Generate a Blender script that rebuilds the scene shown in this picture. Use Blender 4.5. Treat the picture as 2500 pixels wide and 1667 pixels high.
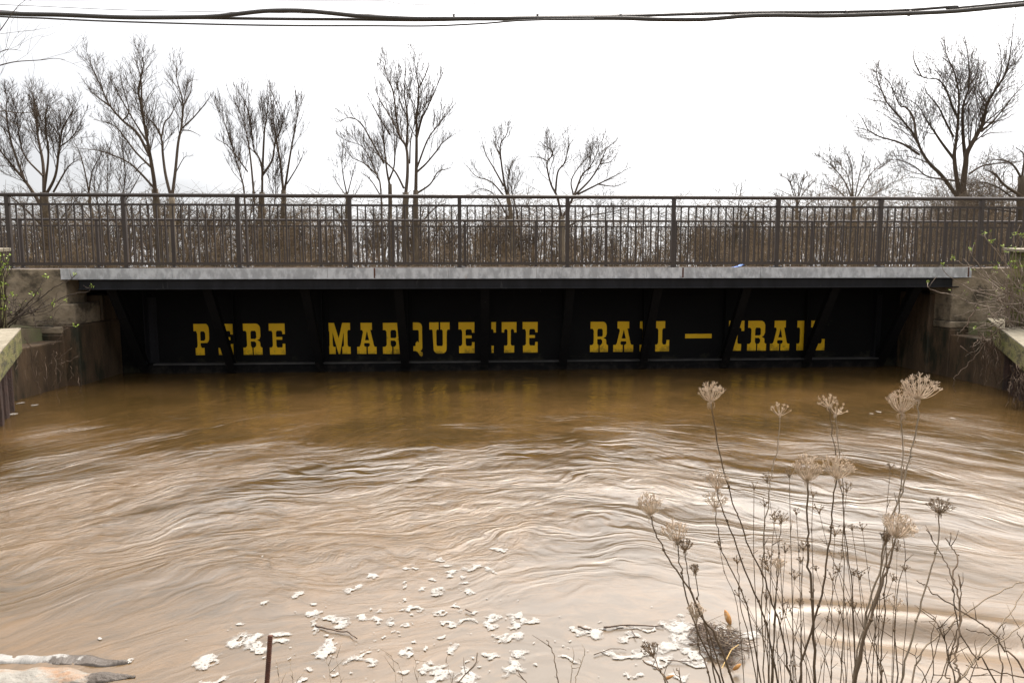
import bpy, bmesh, math, random
import numpy as np
from math import radians, sin, cos, pi, atan2, sqrt
for o in list(bpy.data.objects): bpy.data.objects.remove(o)
scene = bpy.context.scene
col = scene.collection
# ---------------------------------------------------------------- camera
F_PX, PITCH, YAW, ROLL, CZ = 1700.0, .1076, .0567, -.0012, .03
Fv = np.array([sin(YAW)*cos(PITCH), cos(YAW)*cos(PITCH), -sin(PITCH)])
_R = np.array([cos(YAW), -sin(YAW), 0]); _U = np.cross(_R, Fv)
Rv = _R*cos(ROLL) + _U*sin(ROLL); Uv = -_R*sin(ROLL) + _U*cos(ROLL)
O = np.array([0, 0, CZ])
def ray(px, py): return Fv + Rv*(px-1250)/F_PX - Uv*(py-833.5)/F_PX
def W(px, py, Y):
    d = ray(px, py); return O + d*(Y/d[1])
def WZ(px, py, Z):
    d = ray(px, py); return O + d*((Z-CZ)/d[2])
from mathutils import Matrix, Vector
cam = bpy.data.cameras.new('camera'); cam.sensor_width = 36; cam.lens = 36*F_PX/2500
cam.clip_end = 2000; cam.clip_start = .05
co = bpy.data.objects.new('camera', cam); col.objects.link(co)
m = Matrix(((Rv[0], Uv[0], -Fv[0], 0), (Rv[1], Uv[1], -Fv[1], 0), (Rv[2], Uv[2], -Fv[2], CZ), (0, 0, 0, 1)))
co.matrix_world = m
scene.camera = co
# ---------------------------------------------------------------- world, sun, exposure
SUN_AZ, SUN_EL = radians(24), radians(58)
sdir = Vector((sin(SUN_AZ)*cos(SUN_EL), cos(SUN_AZ)*cos(SUN_EL), sin(SUN_EL)))
world = bpy.data.worlds.new('World'); scene.world = world; world.use_nodes = True
nt = world.node_tree; N = nt.nodes; L = nt.links
for n in list(N): N.remove(n)
def nd(t, tree=None, **kw):
    n = (tree or nt).nodes.new(t)
    for k, v in kw.items(): setattr(n, k, v)
    return n
sky = nd('ShaderNodeTexSky', sky_type='NISHITA', sun_disc=False, sun_elevation=SUN_EL, sun_rotation=SUN_AZ)
tc = nd('ShaderNodeTexCoord')
dot = nd('ShaderNodeVectorMath', operation='DOT_PRODUCT'); dot.inputs[1].default_value = sdir
L.new(tc.outputs['Generated'], dot.inputs[0])
mx = nd('ShaderNodeMath', operation='MAXIMUM'); mx.inputs[1].default_value = 0; L.new(dot.outputs['Value'], mx.inputs[0])
pw = nd('ShaderNodeMath', operation='POWER'); pw.inputs[1].default_value = 6.0; L.new(mx.outputs[0], pw.inputs[0])
ml = nd('ShaderNodeMath', operation='MULTIPLY_ADD'); ml.inputs[1].default_value = 118; ml.inputs[2].default_value = 10.6; L.new(pw.outputs[0], ml.inputs[0])
mp = nd('ShaderNodeMapping'); mp.inputs['Scale'].default_value = (1.6, 1.6, 5.5); mp.inputs['Location'].default_value = (3.1, 2.6, .4); L.new(tc.outputs['Generated'], mp.inputs[0])
nz = nd('ShaderNodeTexNoise'); nz.inputs['Scale'].default_value = 1.7; nz.inputs['Detail'].default_value = 5; nz.inputs['Distortion'].default_value = .3; L.new(mp.outputs[0], nz.inputs[0])
mr = nd('ShaderNodeMapRange'); mr.inputs[1].default_value = .35; mr.inputs[2].default_value = .62; mr.inputs[3].default_value = .80; mr.inputs[4].default_value = 1.08; L.new(nz.outputs[0], mr.inputs[0])
m2 = nd('ShaderNodeMath', operation='MULTIPLY'); L.new(ml.outputs[0], m2.inputs[0]); L.new(mr.outputs[0], m2.inputs[1])
wcol = nd('ShaderNodeMix', data_type='RGBA'); wcol.inputs[0].default_value = 0
wcol.inputs[6].default_value = (.985, .985, 1, 1); wcol.inputs[7].default_value = (1, .89, .78, 1); L.new(pw.outputs[0], wcol.inputs[0])
vm = nd('ShaderNodeVectorMath', operation='SCALE'); L.new(wcol.outputs[2], vm.inputs[0]); L.new(m2.outputs[0], vm.inputs['Scale'])
mixs = nd('ShaderNodeMix', data_type='RGBA'); mixs.inputs[0].default_value = .9
L.new(sky.outputs[0], mixs.inputs[6]); L.new(vm.outputs[0], mixs.inputs[7])
bg = nd('ShaderNodeBackground'); bg.inputs[1].default_value = .1; L.new(mixs.outputs[2], bg.inputs[0])
wo = nd('ShaderNodeOutputWorld'); L.new(bg.outputs[0], wo.inputs[0])
sl = bpy.data.lights.new('sun', 'SUN'); sl.energy = 1.2; sl.angle = radians(12); sl.color = (1, .93, .82)
so = bpy.data.objects.new('sun', sl); col.objects.link(so); so.rotation_euler = sdir.to_track_quat('Z', 'Y').to_euler()
so.location = (6, 6, 12)
vs = scene.view_settings; vs.view_transform = 'Standard'; vs.look = 'None'; vs.exposure = 0; vs.gamma = 1; vs.use_curve_mapping = False
scene.cycles.max_bounces = 6; scene.cycles.transparent_max_bounces = 8
scene.cycles.use_denoising = True
# ---------------------------------------------------------------- materials
def mat(name, c1, c2=None, scale=3.0, rough=.8, metal=0.0, stretch=(1, 1, 1), bump=0.0, bscale=None, lo=.35, hi=.65, c3=None, s3=1.0, lo3=.55, hi3=.7, spec=.5, detail=6):
    m = bpy.data.materials.new(name); m.use_nodes = True
    t = m.node_tree; b = t.nodes['Principled BSDF']
    b.inputs['Roughness'].default_value = rough; b.inputs['Metallic'].default_value = metal
    b.inputs['Specular IOR Level'].default_value = spec
    if c2 is None: c2 = tuple(x*.72 for x in c1)
    g = t.nodes.new('ShaderNodeNewGeometry')
    mp = t.nodes.new('ShaderNodeMapping'); mp.inputs['Scale'].default_value = stretch; t.links.new(g.outputs['Position'], mp.inputs[0])
    n = t.nodes.new('ShaderNodeTexNoise'); n.inputs['Scale'].default_value = scale; n.inputs['Detail'].default_value = detail; n.inputs['Roughness'].default_value = .62
    t.links.new(mp.outputs[0], n.inputs[0])
    r = t.nodes.new('ShaderNodeMapRange'); r.inputs[1].default_value = lo; r.inputs[2].default_value = hi; t.links.new(n.outputs[0], r.inputs[0])
    x = t.nodes.new('ShaderNodeMix'); x.data_type = 'RGBA'; x.inputs[6].default_value = (*c1, 1); x.inputs[7].default_value = (*c2, 1)
    t.links.new(r.outputs[0], x.inputs[0]); out = x.outputs[2]
    if c3:
        n3 = t.nodes.new('ShaderNodeTexNoise'); n3.inputs['Scale'].default_value = s3; n3.inputs['Detail'].default_value = 7; n3.inputs['Roughness'].default_value = .7
        t.links.new(mp.outputs[0], n3.inputs[0])
        r3 = t.nodes.new('ShaderNodeMapRange'); r3.inputs[1].default_value = lo3; r3.inputs[2].default_value = hi3; t.links.new(n3.outputs[0], r3.inputs[0])
        x3 = t.nodes.new('ShaderNodeMix'); x3.data_type = 'RGBA'; x3.inputs[7].default_value = (*c3, 1)
        t.links.new(out, x3.inputs[6]); t.links.new(r3.outputs[0], x3.inputs[0]); out = x3.outputs[2]
    t.links.new(out, b.inputs['Base Color'])
    if bump:
        nb = t.nodes.new('ShaderNodeTexNoise'); nb.inputs['Scale'].default_value = bscale or scale*6; nb.inputs['Detail'].default_value = 6
        t.links.new(mp.outputs[0], nb.inputs[0])
        bp = t.nodes.new('ShaderNodeBump'); bp.inputs['Strength'].default_value = bump; bp.inputs['Distance'].default_value = .02
        t.links.new(nb.outputs[0], bp.inputs['Height']); t.links.new(bp.outputs[0], b.inputs['Normal'])
    return m
M = {}
M['rail'] = mat('brown_powder_coat', (.050, .037, .030), (.038, .028, .023), 2, .45, bump=.05, spec=.4)
M['galv'] = mat('galvanised_steel', (.56, .57, .58), (.36, .365, .375), 7, .55, metal=.15, stretch=(1.3, 1, .7), c3=(.34, .22, .13), s3=3.4, lo3=.64, hi3=.78, bump=.3, bscale=25, lo=.42, hi=.58)
M['black'] = mat('black_paint', (.006, .006, .007), (.015, .015, .018), 3.5, .65, spec=.25, stretch=(1.4, 1, .35), bump=.15, c3=(.07, .066, .062), s3=6, lo3=.62, hi3=.8)
M['web'] = mat('black_web_paint', (.006, .006, .0065), (.008, .008, .008), 1.5, .8, spec=.12, bump=.1, c3=(.05, .048, .03), s3=2.2, lo3=.66, hi3=.8)
M['litdusty'] = mat('lit_dusty_ledge', (.065, .062, .06), (.03, .029, .028), 4, .8)  # dust and the ledge's caught light together in one paler grey
M['strut'] = mat('black_strut_paint', (.005, .005, .0055), (.007, .0065, .0065), 3, .8, spec=.12, bump=.2, c3=(.06, .055, .05), s3=9, lo3=.66, hi3=.75)
M['concrete'] = mat('weathered_concrete', (.33, .265, .185), (.18, .14, .09), 2.2, .92, stretch=(1, 1, 1.3), bump=.6, bscale=14, c3=(.07, .055, .036), s3=2.6, lo3=.47, hi3=.62)
M['wetconc'] = mat('stained_concrete', (.115, .072, .038), (.05, .032, .017), 2.6, .75, stretch=(1.6, 1.6, .45), bump=.6, bscale=12, c3=(.020, .020, .009), s3=2.5, lo3=.5, hi3=.62)
M['deck'] = mat('concrete_deck', (.42, .38, .32), (.30, .27, .22), 4, .9, bump=.2)
M['trail'] = mat('brown_asphalt', (.10, .075, .06), (.07, .055, .045), 6, .95, bump=.3)
M['timber'] = mat('mossy_timber', (.20, .17, .075), (.115, .125, .026), 2.2, .85, stretch=(2, 1.2, 4), bump=.7, bscale=16, c3=(.055, .05, .022), s3=3.2, lo3=.47, hi3=.6)
M['timbertop'] = mat('bleached_timber', (.30, .265, .20), (.20, .175, .12), 3, .85, stretch=(2, 1.2, 4), bump=.6, bscale=16, c3=(.16, .13, .08), s3=4, lo3=.58, hi3=.7)
M['rust'] = mat('rusted_steel', (.050, .024, .017), (.024, .013, .010), 5, .85, bump=.6, bscale=40, c3=(.012, .008, .006), s3=3, lo3=.55, hi3=.7)
M['rebar'] = mat('rebar_rust', (.13, .05, .028), (.07, .03, .02), 30, .85, bump=.5, bscale=120)
M['bark'] = mat('grey_brown_bark', (.135, .105, .072), (.075, .056, .038), 3, .95, stretch=(1, 1, .3), bump=.8, bscale=9)
M['barkpale'] = mat('pale_bark', (.24, .195, .14), (.14, .11, .075), 2, .95, stretch=(1, 1, .4), bump=.8, bscale=7)
M['twig'] = mat('tree_twigs', (.095, .070, .048), (.065, .046, .032), 2, .95)
M['brush'] = mat('brush_brown', (.22, .155, .095), (.115, .085, .05), .8, .95, c3=(.06, .045, .032), s3=.9, lo3=.5, hi3=.56)
M['shrub'] = mat('shrub_bark', (.30, .24, .19), (.16, .12, .09), 12, .9)
M['shrubdark'] = mat('dark_shrub_bark', (.075, .055, .04), (.05, .036, .026), 12, .9)
M['vine'] = mat('dry_vine', (.15, .10, .07), (.08, .055, .035), 9, .9)
M['bud'] = mat('young_leaf', (.33, .42, .06), (.22, .32, .04), 20, .6)
M['stem'] = mat('dry_stem', (.105, .066, .034), (.065, .041, .021), 18, .8)
M['stempale'] = mat('pale_dry_stem', (.26, .20, .14), (.16, .12, .08), 18, .8)
M['head'] = mat('dry_seed_head', (.62, .50, .38), (.36, .27, .19), 40, .85)
M['headbrown'] = mat('brown_seed_head', (.23, .16, .10), (.13, .09, .055), 40, .85)
M['yellow'] = mat('yellow_lettering', (.90, .54, .010), (.80, .47, .009), 2, .6, spec=.3, c3=(.10, .075, .02), s3=5, lo3=.64, hi3=.72)
def dirty(m, c=(.10, .07, .012), z0=-1.42, z1=-1.18, sc=7, mx=.75):
    t = m.node_tree; b = t.nodes['Principled BSDF']; src = b.inputs['Base Color'].links[0].from_socket
    g = t.nodes.new('ShaderNodeNewGeometry'); sp_ = t.nodes.new('ShaderNodeSeparateXYZ'); t.links.new(g.outputs['Position'], sp_.inputs[0])
    n = t.nodes.new('ShaderNodeTexNoise'); n.inputs['Scale'].default_value = sc; n.inputs['Detail'].default_value = 8; n.inputs['Roughness'].default_value = .75; t.links.new(g.outputs['Position'], n.inputs[0])
    r = t.nodes.new('ShaderNodeMapRange'); r.inputs[1].default_value = z0; r.inputs[2].default_value = z1; r.inputs[3].default_value = .20; r.inputs[4].default_value = -.12; t.links.new(sp_.outputs[2], r.inputs[0])
    a = t.nodes.new('ShaderNodeMath'); a.operation = 'ADD'; t.links.new(r.outputs[0], a.inputs[0]); t.links.new(n.outputs[0], a.inputs[1])
    r2 = t.nodes.new('ShaderNodeMapRange'); r2.inputs[1].default_value = .60; r2.inputs[2].default_value = .72; r2.inputs[4].default_value = mx; t.links.new(a.outputs[0], r2.inputs[0])
    x = t.nodes.new('ShaderNodeMix'); x.data_type = 'RGBA'; x.inputs[7].default_value = (*c, 1); t.links.new(src, x.inputs[6]); t.links.new(r2.outputs[0], x.inputs[0]); t.links.new(x.outputs[2], b.inputs['Base Color'])
dirty(M['yellow'], mx=.55); dirty(M['web'], (.05, .048, .03), -1.6, -1.25, 3, .55); dirty(M['strut'], (.035, .03, .025), -1.75, -1.3, 6, .5)
M['cable'] = mat('cable_sheath', (.042, .038, .034), (.06, .054, .048), 3, .45)
M['wire'] = mat('steel_wire', (.16, .13, .11), (.1, .09, .08), 3, .6)
M['soil'] = mat('bank_soil', (.12, .09, .055), (.07, .055, .032), 1.5, .95, bump=.8, c3=(.10, .11, .045), s3=1, lo3=.5, hi3=.65)
M['debris'] = mat('wet_debris', (.15, .105, .075), (.08, .055, .04), 25, .85)
M['straw'] = mat('straw', (.55, .38, .16), (.40, .27, .1), 20, .8)
M['leaf'] = mat('orange_leaf', (.62, .33, .10), (.45, .20, .06), 25, .7, c3=(.75, .65, .5), s3=15)
M['blue'] = mat('blue_plastic', (.02, .16, .62), (.02, .12, .5), 10, .5)
M['lime'] = mat('lime_plastic', (.55, .62, .22), (.45, .5, .2), 10, .5)
M['whitemetal'] = mat('chalky_painted_metal', (.30, .285, .25), (.19, .175, .15), 7, .6, stretch=(1, 1.5, 1.5), bump=.5, c3=(.25, .15, .085), s3=3.6, lo3=.49, hi3=.62)
M['whitemetal2'] = mat('white_painted_metal', (.33, .32, .30), (.20, .19, .175), 9, .5, stretch=(2.2, .6, .6), bump=.3, c3=(.13, .11, .09), s3=4, lo3=.62, hi3=.72)
M['darkmetal'] = mat('dark_wet_metal', (.05, .043, .036), (.11, .10, .088), 10, .35, metal=.4, bump=.3)
def bump2(m):
    t = m.node_tree; b = t.nodes['Principled BSDF']; g = t.nodes.new('ShaderNodeNewGeometry'); lk = t.links.new
    def mp_(src, a, c, d, e):
        r = t.nodes.new('ShaderNodeMapRange'); r.inputs[1].default_value = a; r.inputs[2].default_value = c; r.inputs[3].default_value = d; r.inputs[4].default_value = e; lk(src, r.inputs[0]); return r.outputs[0]
    def mt(op, a, c):
        n = t.nodes.new('ShaderNodeMath'); n.operation = op
        for i_, q in enumerate((a, c)):
            if isinstance(q, (int, float)): n.inputs[i_].default_value = q
            else: lk(q, n.inputs[i_])
        return n.outputs[0]
    v = t.nodes.new('ShaderNodeTexVoronoi'); v.feature = 'DISTANCE_TO_EDGE'; v.inputs['Scale'].default_value = 62; lk(g.outputs['Position'], v.inputs[0])
    n = t.nodes.new('ShaderNodeTexNoise'); n.inputs['Scale'].default_value = 38; n.inputs['Detail'].default_value = 4; lk(g.outputs['Position'], n.inputs[0])
    at = t.nodes.new('ShaderNodeAttribute'); at.attribute_name = 'thick'
    lace = mp_(v.outputs['Distance'], .08, .36, 1.0, .35)
    hole = mp_(n.outputs[0], .56, .66, 1.0, .45)
    edge = mp_(at.outputs['Fac'], -.22, .32, 0.0, 1.0)
    solid = mp_(at.outputs['Fac'], .2, .75, 0.0, .35)
    al = mt('MULTIPLY', edge, mt('MINIMUM', mt('ADD', mt('MULTIPLY', lace, hole), solid), 1.0))
    lk(al, b.inputs['Alpha'])
M['foam'] = mat('foam', (.38, .365, .34), (.31, .29, .265), 40, .9); bump2(M['foam'])
# ---------------------------------------------------------------- mesh helpers
class MB:
    def __init__(s): s.v = []; s.f = []; s.n = 0
    def add(s, v, f):
        v = np.asarray(v, float); s.v.append(v); s.f += [tuple(i+s.n for i in q) for q in f]; s.n += len(v); return s
    def box(s, a, b):
        (x0, y0, z0), (x1, y1, z1) = a, b
        return s.add([(x0,y0,z0),(x1,y0,z0),(x1,y1,z0),(x0,y1,z0),(x0,y0,z1),(x1,y0,z1),(x1,y1,z1),(x0,y1,z1)],
                     [(0,3,2,1),(4,5,6,7),(0,1,5,4),(1,2,6,5),(2,3,7,6),(3,0,4,7)])
    def hexa(s, q):   # 8 corners, bottom 4 then top 4
        return s.add(q, [(0,3,2,1),(4,5,6,7),(0,1,5,4),(1,2,6,5),(2,3,7,6),(3,0,4,7)])
    def bar(s, p, q, wx, wy, up=(0, 0, 1), ch=0):  # beam from p to q with section wx (side) by wy (up)
        p = np.array(p, float); q = np.array(q, float); d = q-p; d /= np.linalg.norm(d)
        sd = np.cross(d, up); sd /= np.linalg.norm(sd); u = np.cross(sd, d)
        a, b = sd*wx/2, u*wy/2
        return s.hexa([p-a-b, p+a-b, q+a-b, q-a-b, p-a+b, p+a+b, q+a+b, q-a+b])
    def tube(s, P, R, k=6, cap=True):
        P = np.asarray(P, float); n = len(P)
        R = np.broadcast_to(np.asarray(R, float), (n,))
        T = np.gradient(P, axis=0); T /= (np.linalg.norm(T, axis=1)[:, None]+1e-12)
        m = T.mean(0); ref = np.array([0, 0, 1.]) if abs(m[2]) < .7*np.linalg.norm(m)+1e-9 else np.array([1., .1, 0])
        A = np.cross(T, ref); A /= (np.linalg.norm(A, axis=1)[:, None]+1e-12); B = np.cross(T, A)
        th = np.arange(k)*2*pi/k
        V = P[:, None]+R[:, None, None]*(np.cos(th)[None, :, None]*A[:, None]+np.sin(th)[None, :, None]*B[:, None])
        base = s.n; s.v.append(V.reshape(-1, 3)); s.n += n*k
        for i in range(n-1):
            a = base+i*k; b = a+k
            for j in range(k):
                j2 = (j+1) % k; s.f.append((a+j, a+j2, b+j2, b+j))
        if cap: s.f.append(tuple(base+(n-1)*k+j for j in range(k))); s.f.append(tuple(base+j for j in reversed(range(k))))
        return s
    def build(s, name, m, parent=None, smooth=False, loc=None):
        me = bpy.data.meshes.new(name)
        V = np.concatenate(s.v) if s.v else np.zeros((0, 3))
        if loc is not None: V = V-np.array(loc)
        lens = np.array([len(f) for f in s.f], np.int32)
        idx = np.fromiter((i for f in s.f for i in f), np.int32, int(lens.sum()))
        me.vertices.add(len(V)); me.vertices.foreach_set('co', V.astype(np.float32).ravel())
        me.loops.add(len(idx)); me.loops.foreach_set('vertex_index', idx)
        me.polygons.add(len(lens)); me.polygons.foreach_set('loop_start', (np.cumsum(lens)-lens).astype(np.int32))
        me.polygons.foreach_set('use_smooth', np.full(len(lens), smooth))
        me.update(calc_edges=True); me.validate()
        me.materials.append(m)
        o = bpy.data.objects.new(name, me); col.objects.link(o)
        if loc is not None: o.location = loc
        if parent is not None:
            o.parent = parent
            if loc is None: o.location = -Vector(parent.location) if tuple(parent.location) != (0, 0, 0) else (0, 0, 0)
            else: o.location = Vector(loc)-Vector(parent.location)
        return o
def tag(o, label=None, cat=None, group=None, kind=None):
    if label: o['label'] = label
    if cat: o['category'] = cat
    if group: o['group'] = group
    if kind: o['kind'] = kind
    return o
def empty(name, loc, label=None, cat=None, group=None):
    o = bpy.data.objects.new(name, None); col.objects.link(o); o.location = loc; o.empty_display_size = .2
    return tag(o, label, cat, group)
def bevel(o, w, seg=2):
    b = o.modifiers.new('bevel', 'BEVEL'); b.width = w; b.segments = seg; b.limit_method = 'ANGLE'; return o
def smooth_path(P, n=6):
    P = np.asarray(P, float)
    if len(P) < 3: return P
    Q = np.vstack([2*P[0]-P[1], P, 2*P[-1]-P[-2]]); out = []
    for i in range(1, len(Q)-2):
        for t in np.linspace(0, 1, n, endpoint=False):
            out.append(.5*((2*Q[i])+(-Q[i-1]+Q[i+1])*t+(2*Q[i-1]-5*Q[i]+4*Q[i+1]-Q[i+2])*t*t+(-Q[i-1]+3*Q[i]-3*Q[i+1]+Q[i+2])*t**3))
    out.append(P[-1]); return np.array(out)
rnd = random.Random(5); rs = np.random.RandomState(7)
ZW = -1.68
# ---------------------------------------------------------------- water
WV = []
_r = np.random.RandomState(3)
for i in range(70):
    k = 2.0*(1.042**i); WV.append((k*_r.normal(0, .30), k*(1 if _r.rand() > .5 else -1), _r.rand()*2*pi, 1/k**.9))
def water_h(x, y):
    x = np.asarray(x, float); y = np.asarray(y, float)
    v = y+.13*(x-.3)**2*np.where(x > .3, .8, 1.1)+.10*np.sin(1.9*x+.7*y)+.06*np.sin(4.1*x-1.7*y)
    h = np.zeros_like(x+y)
    for a, b, p, w in WV: h = h+w*np.sin(a*x+b*v+p)
    amp = np.clip((y-3.2)/2.2, 0, 1)*np.clip((8.0-y)/2.6, .12, 1)
    right = np.clip((x-.9)/1.2, 0, 1)*np.clip((6-y)/2, 0, 1)
    left = np.clip((-x-.6)/1.5, 0, 1)*np.clip((6-y)/2, 0, 1)
    amp = .05+.75*amp+.38*right+.15*left
    h = h*amp*.0060
    # standing wave in the fast water at lower right
    ax, ay = 1.62, 3.10; dx, dy = .96, -.26
    s_ = (x-ax)*dx+(y-ay)*dy; t_ = -(x-ax)*dy+(y-ay)*dx
    h = h+(.045*np.exp(-((t_-.10)/.10)**2)-.04*np.exp(-((t_+.06)/.09)**2))*np.exp(-((s_-.45)/.6)**4)
    return h
def grid_mesh(xs, ys, zf, name, m, smooth=True, kind='structure'):
    X, Y = np.meshgrid(xs, ys); Z = zf(X, Y); nx, ny = len(xs), len(ys)
    b = MB(); b.v.append(np.stack([X, Y, Z], -1).reshape(-1, 3)); b.n = nx*ny
    i = np.arange(nx*ny).reshape(ny, nx)
    b.f = list(map(tuple, np.stack([i[:-1, :-1], i[:-1, 1:], i[1:, 1:], i[1:, :-1]], -1).reshape(-1, 4).tolist()))
    o = b.build(name, m, smooth=smooth); o['kind'] = kind; return o
wm = bpy.data.materials.new('muddy_water'); wm.use_nodes = True
t = wm.node_tree; b = t.nodes['Principled BSDF']; LK = t.links.new
b.inputs['IOR'].default_value = 1.45; b.inputs['Specular IOR Level'].default_value = 1.0
def tn(ty, **kw): return nd(ty, t, **kw)
def mth(op, a, bb, c=None):
    n = tn('ShaderNodeMath', operation=op)
    for i, q in enumerate((a, bb, c)):
        if q is None: continue
        if isinstance(q, (int, float)): n.inputs[i].default_value = q
        else: LK(q, n.inputs[i])
    return n.outputs[0]
geo = tn('ShaderNodeNewGeometry'); sp = tn('ShaderNodeSeparateXYZ'); LK(geo.outputs['Position'], sp.inputs[0])
X, Y = sp.outputs[0], sp.outputs[1]
wn = tn('ShaderNodeTexNoise'); wn.inputs['Scale'].default_value = .55; wn.inputs['Detail'].default_value = 2; LK(geo.outputs['Position'], wn.inputs[0])
xx = mth('SUBTRACT', X, .3); x2 = mth('MULTIPLY', xx, xx)
wn2 = tn('ShaderNodeTexNoise'); wn2.inputs['Scale'].default_value = 1.9; wn2.inputs['Detail'].default_value = 3; LK(geo.outputs['Position'], wn2.inputs[0])
vv = mth('ADD', mth('MULTIPLY_ADD', x2, .11, Y), mth('ADD', mth('MULTIPLY', wn.outputs[0], 1.5), mth('MULTIPLY', wn2.outputs[0], .42)))
def streak(sx, sy, detail, dist=0.0, rough=.6):
    cb = tn('ShaderNodeCombineXYZ'); LK(mth('MULTIPLY', X, sx), cb.inputs[0]); LK(mth('MULTIPLY', vv, sy), cb.inputs[1])
    n = tn('ShaderNodeTexNoise'); n.inputs['Scale'].default_value = 1; n.inputs['Detail'].default_value = detail; n.inputs['Distortion'].default_value = dist; n.inputs['Roughness'].default_value = rough
    LK(cb.outputs[0], n.inputs[0]); return n.outputs[0]
s1 = streak(1.3, 2.6, 2, 1.6); s2 = streak(5.5, 12.5, 6, .9, .7); s3 = streak(20, 46, 3, .5)
pn = tn('ShaderNodeTexNoise'); pn.inputs['Scale'].default_value = .8; pn.inputs['Detail'].default_value = 4; LK(geo.outputs['Position'], pn.inputs[0])
pr = tn('ShaderNodeMapRange'); pr.inputs[1].default_value = .38; pr.inputs[2].default_value = .62; pr.inputs[3].default_value = .25; pr.inputs[4].default_value = 1.2; LK(pn.outputs[0], pr.inputs[0])
far = tn('ShaderNodeMapRange'); far.inputs[1].default_value = 3.3; far.inputs[2].default_value = 5.8; far.inputs[3].default_value = .10; far.inputs[4].default_value = 1; LK(Y, far.inputs[0])
near = tn('ShaderNodeMapRange'); near.inputs[1].default_value = 4.9; near.inputs[2].default_value = 6.9; near.inputs[3].default_value = 1; near.inputs[4].default_value = .20; pn2 = tn('ShaderNodeTexNoise'); pn2.inputs['Scale'].default_value = 1; pn2.inputs['Detail'].default_value = 5; pn2.inputs['Roughness'].default_value = .6
cb2 = tn('ShaderNodeCombineXYZ'); LK(mth('MULTIPLY', X, .9), cb2.inputs[0]); LK(mth('MULTIPLY', vv, 2.0), cb2.inputs[1]); LK(cb2.outputs[0], pn2.inputs[0])
rsh = tn('ShaderNodeMapRange'); rsh.inputs[1].default_value = 1.4; rsh.inputs[2].default_value = 3.4; rsh.inputs[3].default_value = 0; rsh.inputs[4].default_value = 1.5; LK(X, rsh.inputs[0])
LK(mth('ADD', mth('ADD', Y, rsh.outputs[0]), mth('MULTIPLY', mth('SUBTRACT', pn2.outputs[0], .5), 9)), near.inputs[0])
iso = tn('ShaderNodeTexNoise'); iso.inputs['Scale'].default_value = 8; iso.inputs['Detail'].default_value = 5; iso.inputs['Roughness'].default_value = .65; iso.inputs['Distortion'].default_value = 1.2; LK(geo.outputs['Position'], iso.inputs[0])
hh = mth('ADD', mth('MULTIPLY', s1, .85), mth('MULTIPLY', pr.outputs[0], mth('ADD', mth('MULTIPLY', iso.outputs[0], .15), mth('ADD', mth('MULTIPLY', s2, .25), mth('MULTIPLY', s3, .10)))))
bp = tn('ShaderNodeBump'); bp.inputs['Strength'].default_value = 1; LK(mth('MULTIPLY', mth('MULTIPLY', far.outputs[0], near.outputs[0]), .068), bp.inputs['Distance']); LK(hh, bp.inputs['Height']); LK(bp.outputs[0], b.inputs['Normal'])
cm = tn('ShaderNodeMix', data_type='RGBA'); cm.inputs[6].default_value = (.060, .036, .011, 1); cm.inputs[7].default_value = (.128, .073, .025, 1)
r1 = tn('ShaderNodeMapRange'); r1.inputs[1].default_value = .42; r1.inputs[2].default_value = .62; LK(mth('ADD', mth('MULTIPLY', s2, .5), mth('MULTIPLY', pn.outputs[0], .5)), r1.inputs[0]); LK(r1.outputs[0], cm.inputs[0])
LK(cm.outputs[2], b.inputs['Base Color'])
rg = tn('ShaderNodeMapRange'); rg.inputs[1].default_value = 3; rg.inputs[2].default_value = 5.5; rg.inputs[3].default_value = .34; rg.inputs[4].default_value = .15; LK(Y, rg.inputs[0]); LK(rg.outputs[0], b.inputs['Roughness'])
ysw = 1.7*np.power(26/1.7, np.linspace(0, 1, 620)); xsw = np.linspace(-7.8, 9.2, 760)
def wz(X, Y): return ZW+water_h(X, Y)
water = grid_mesh(xsw, ysw, wz, 'water', wm)
# ---------------------------------------------------------------- ground
def xl(y): return np.where(y > 8.8, -5.95, -5.72+(8.8-y)*.48)
def xr(y): return np.where(y > 9.8, 7.45, 7.72-(9.8-y)*.49)
def ground_z(X, Y):
    d = np.maximum(xl(Y)-X, X-xr(Y))       # distance outside channel
    bt = np.where(X < 0, -.735-np.clip(8.8-Y, 0, 9)*.0733, -.757-np.clip(9.8-Y, 0, 9)*.1144)
    land = np.minimum(-.86, bt-.09)+np.clip(d/4, 0, 1)*.45
    land = np.where(Y > 10.45, np.maximum(land, -.12), land); land = np.where(Y > 16.6, -.5, land)
    land = land-np.clip((Y-17)/20, 0, 1)*.1
    bed = -2.7
    z = np.where(d > .12, land, bed); z = np.where(Y > 25.5, -.6, z)
    nb = np.clip((2.5-Y)/.8, 0, 1)*1.35-2.6
    z = np.where(Y < 2.5, np.maximum(nb, np.where(d > .12, np.minimum(land, -1.25), bed)), z)
    return z+.03*np.sin(3.1*X+Y)*np.cos(2.3*Y-X)
xg = np.concatenate([np.linspace(-400, -14, 24), np.arange(-13, 14, .12), np.linspace(15, 400, 24)])
yg = np.concatenate([np.linspace(-40, -1.2, 8), np.arange(-1, 17, .12), np.arange(17.3, 27, .6), np.linspace(30, 900, 26)])
ground = grid_mesh(xg, yg, ground_z, 'ground', M['soil'])
b_ = MB(); b_.box((-60, 10.9, -.10), (-5.98, 15.9, -.004)); b_.box((7.76, 10.9, -.10), (60, 15.9, -.004))
p_ = b_.build('path', M['trail']); p_['kind'] = 'structure'
gm = MB(); gr = np.random.RandomState(77)
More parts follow.
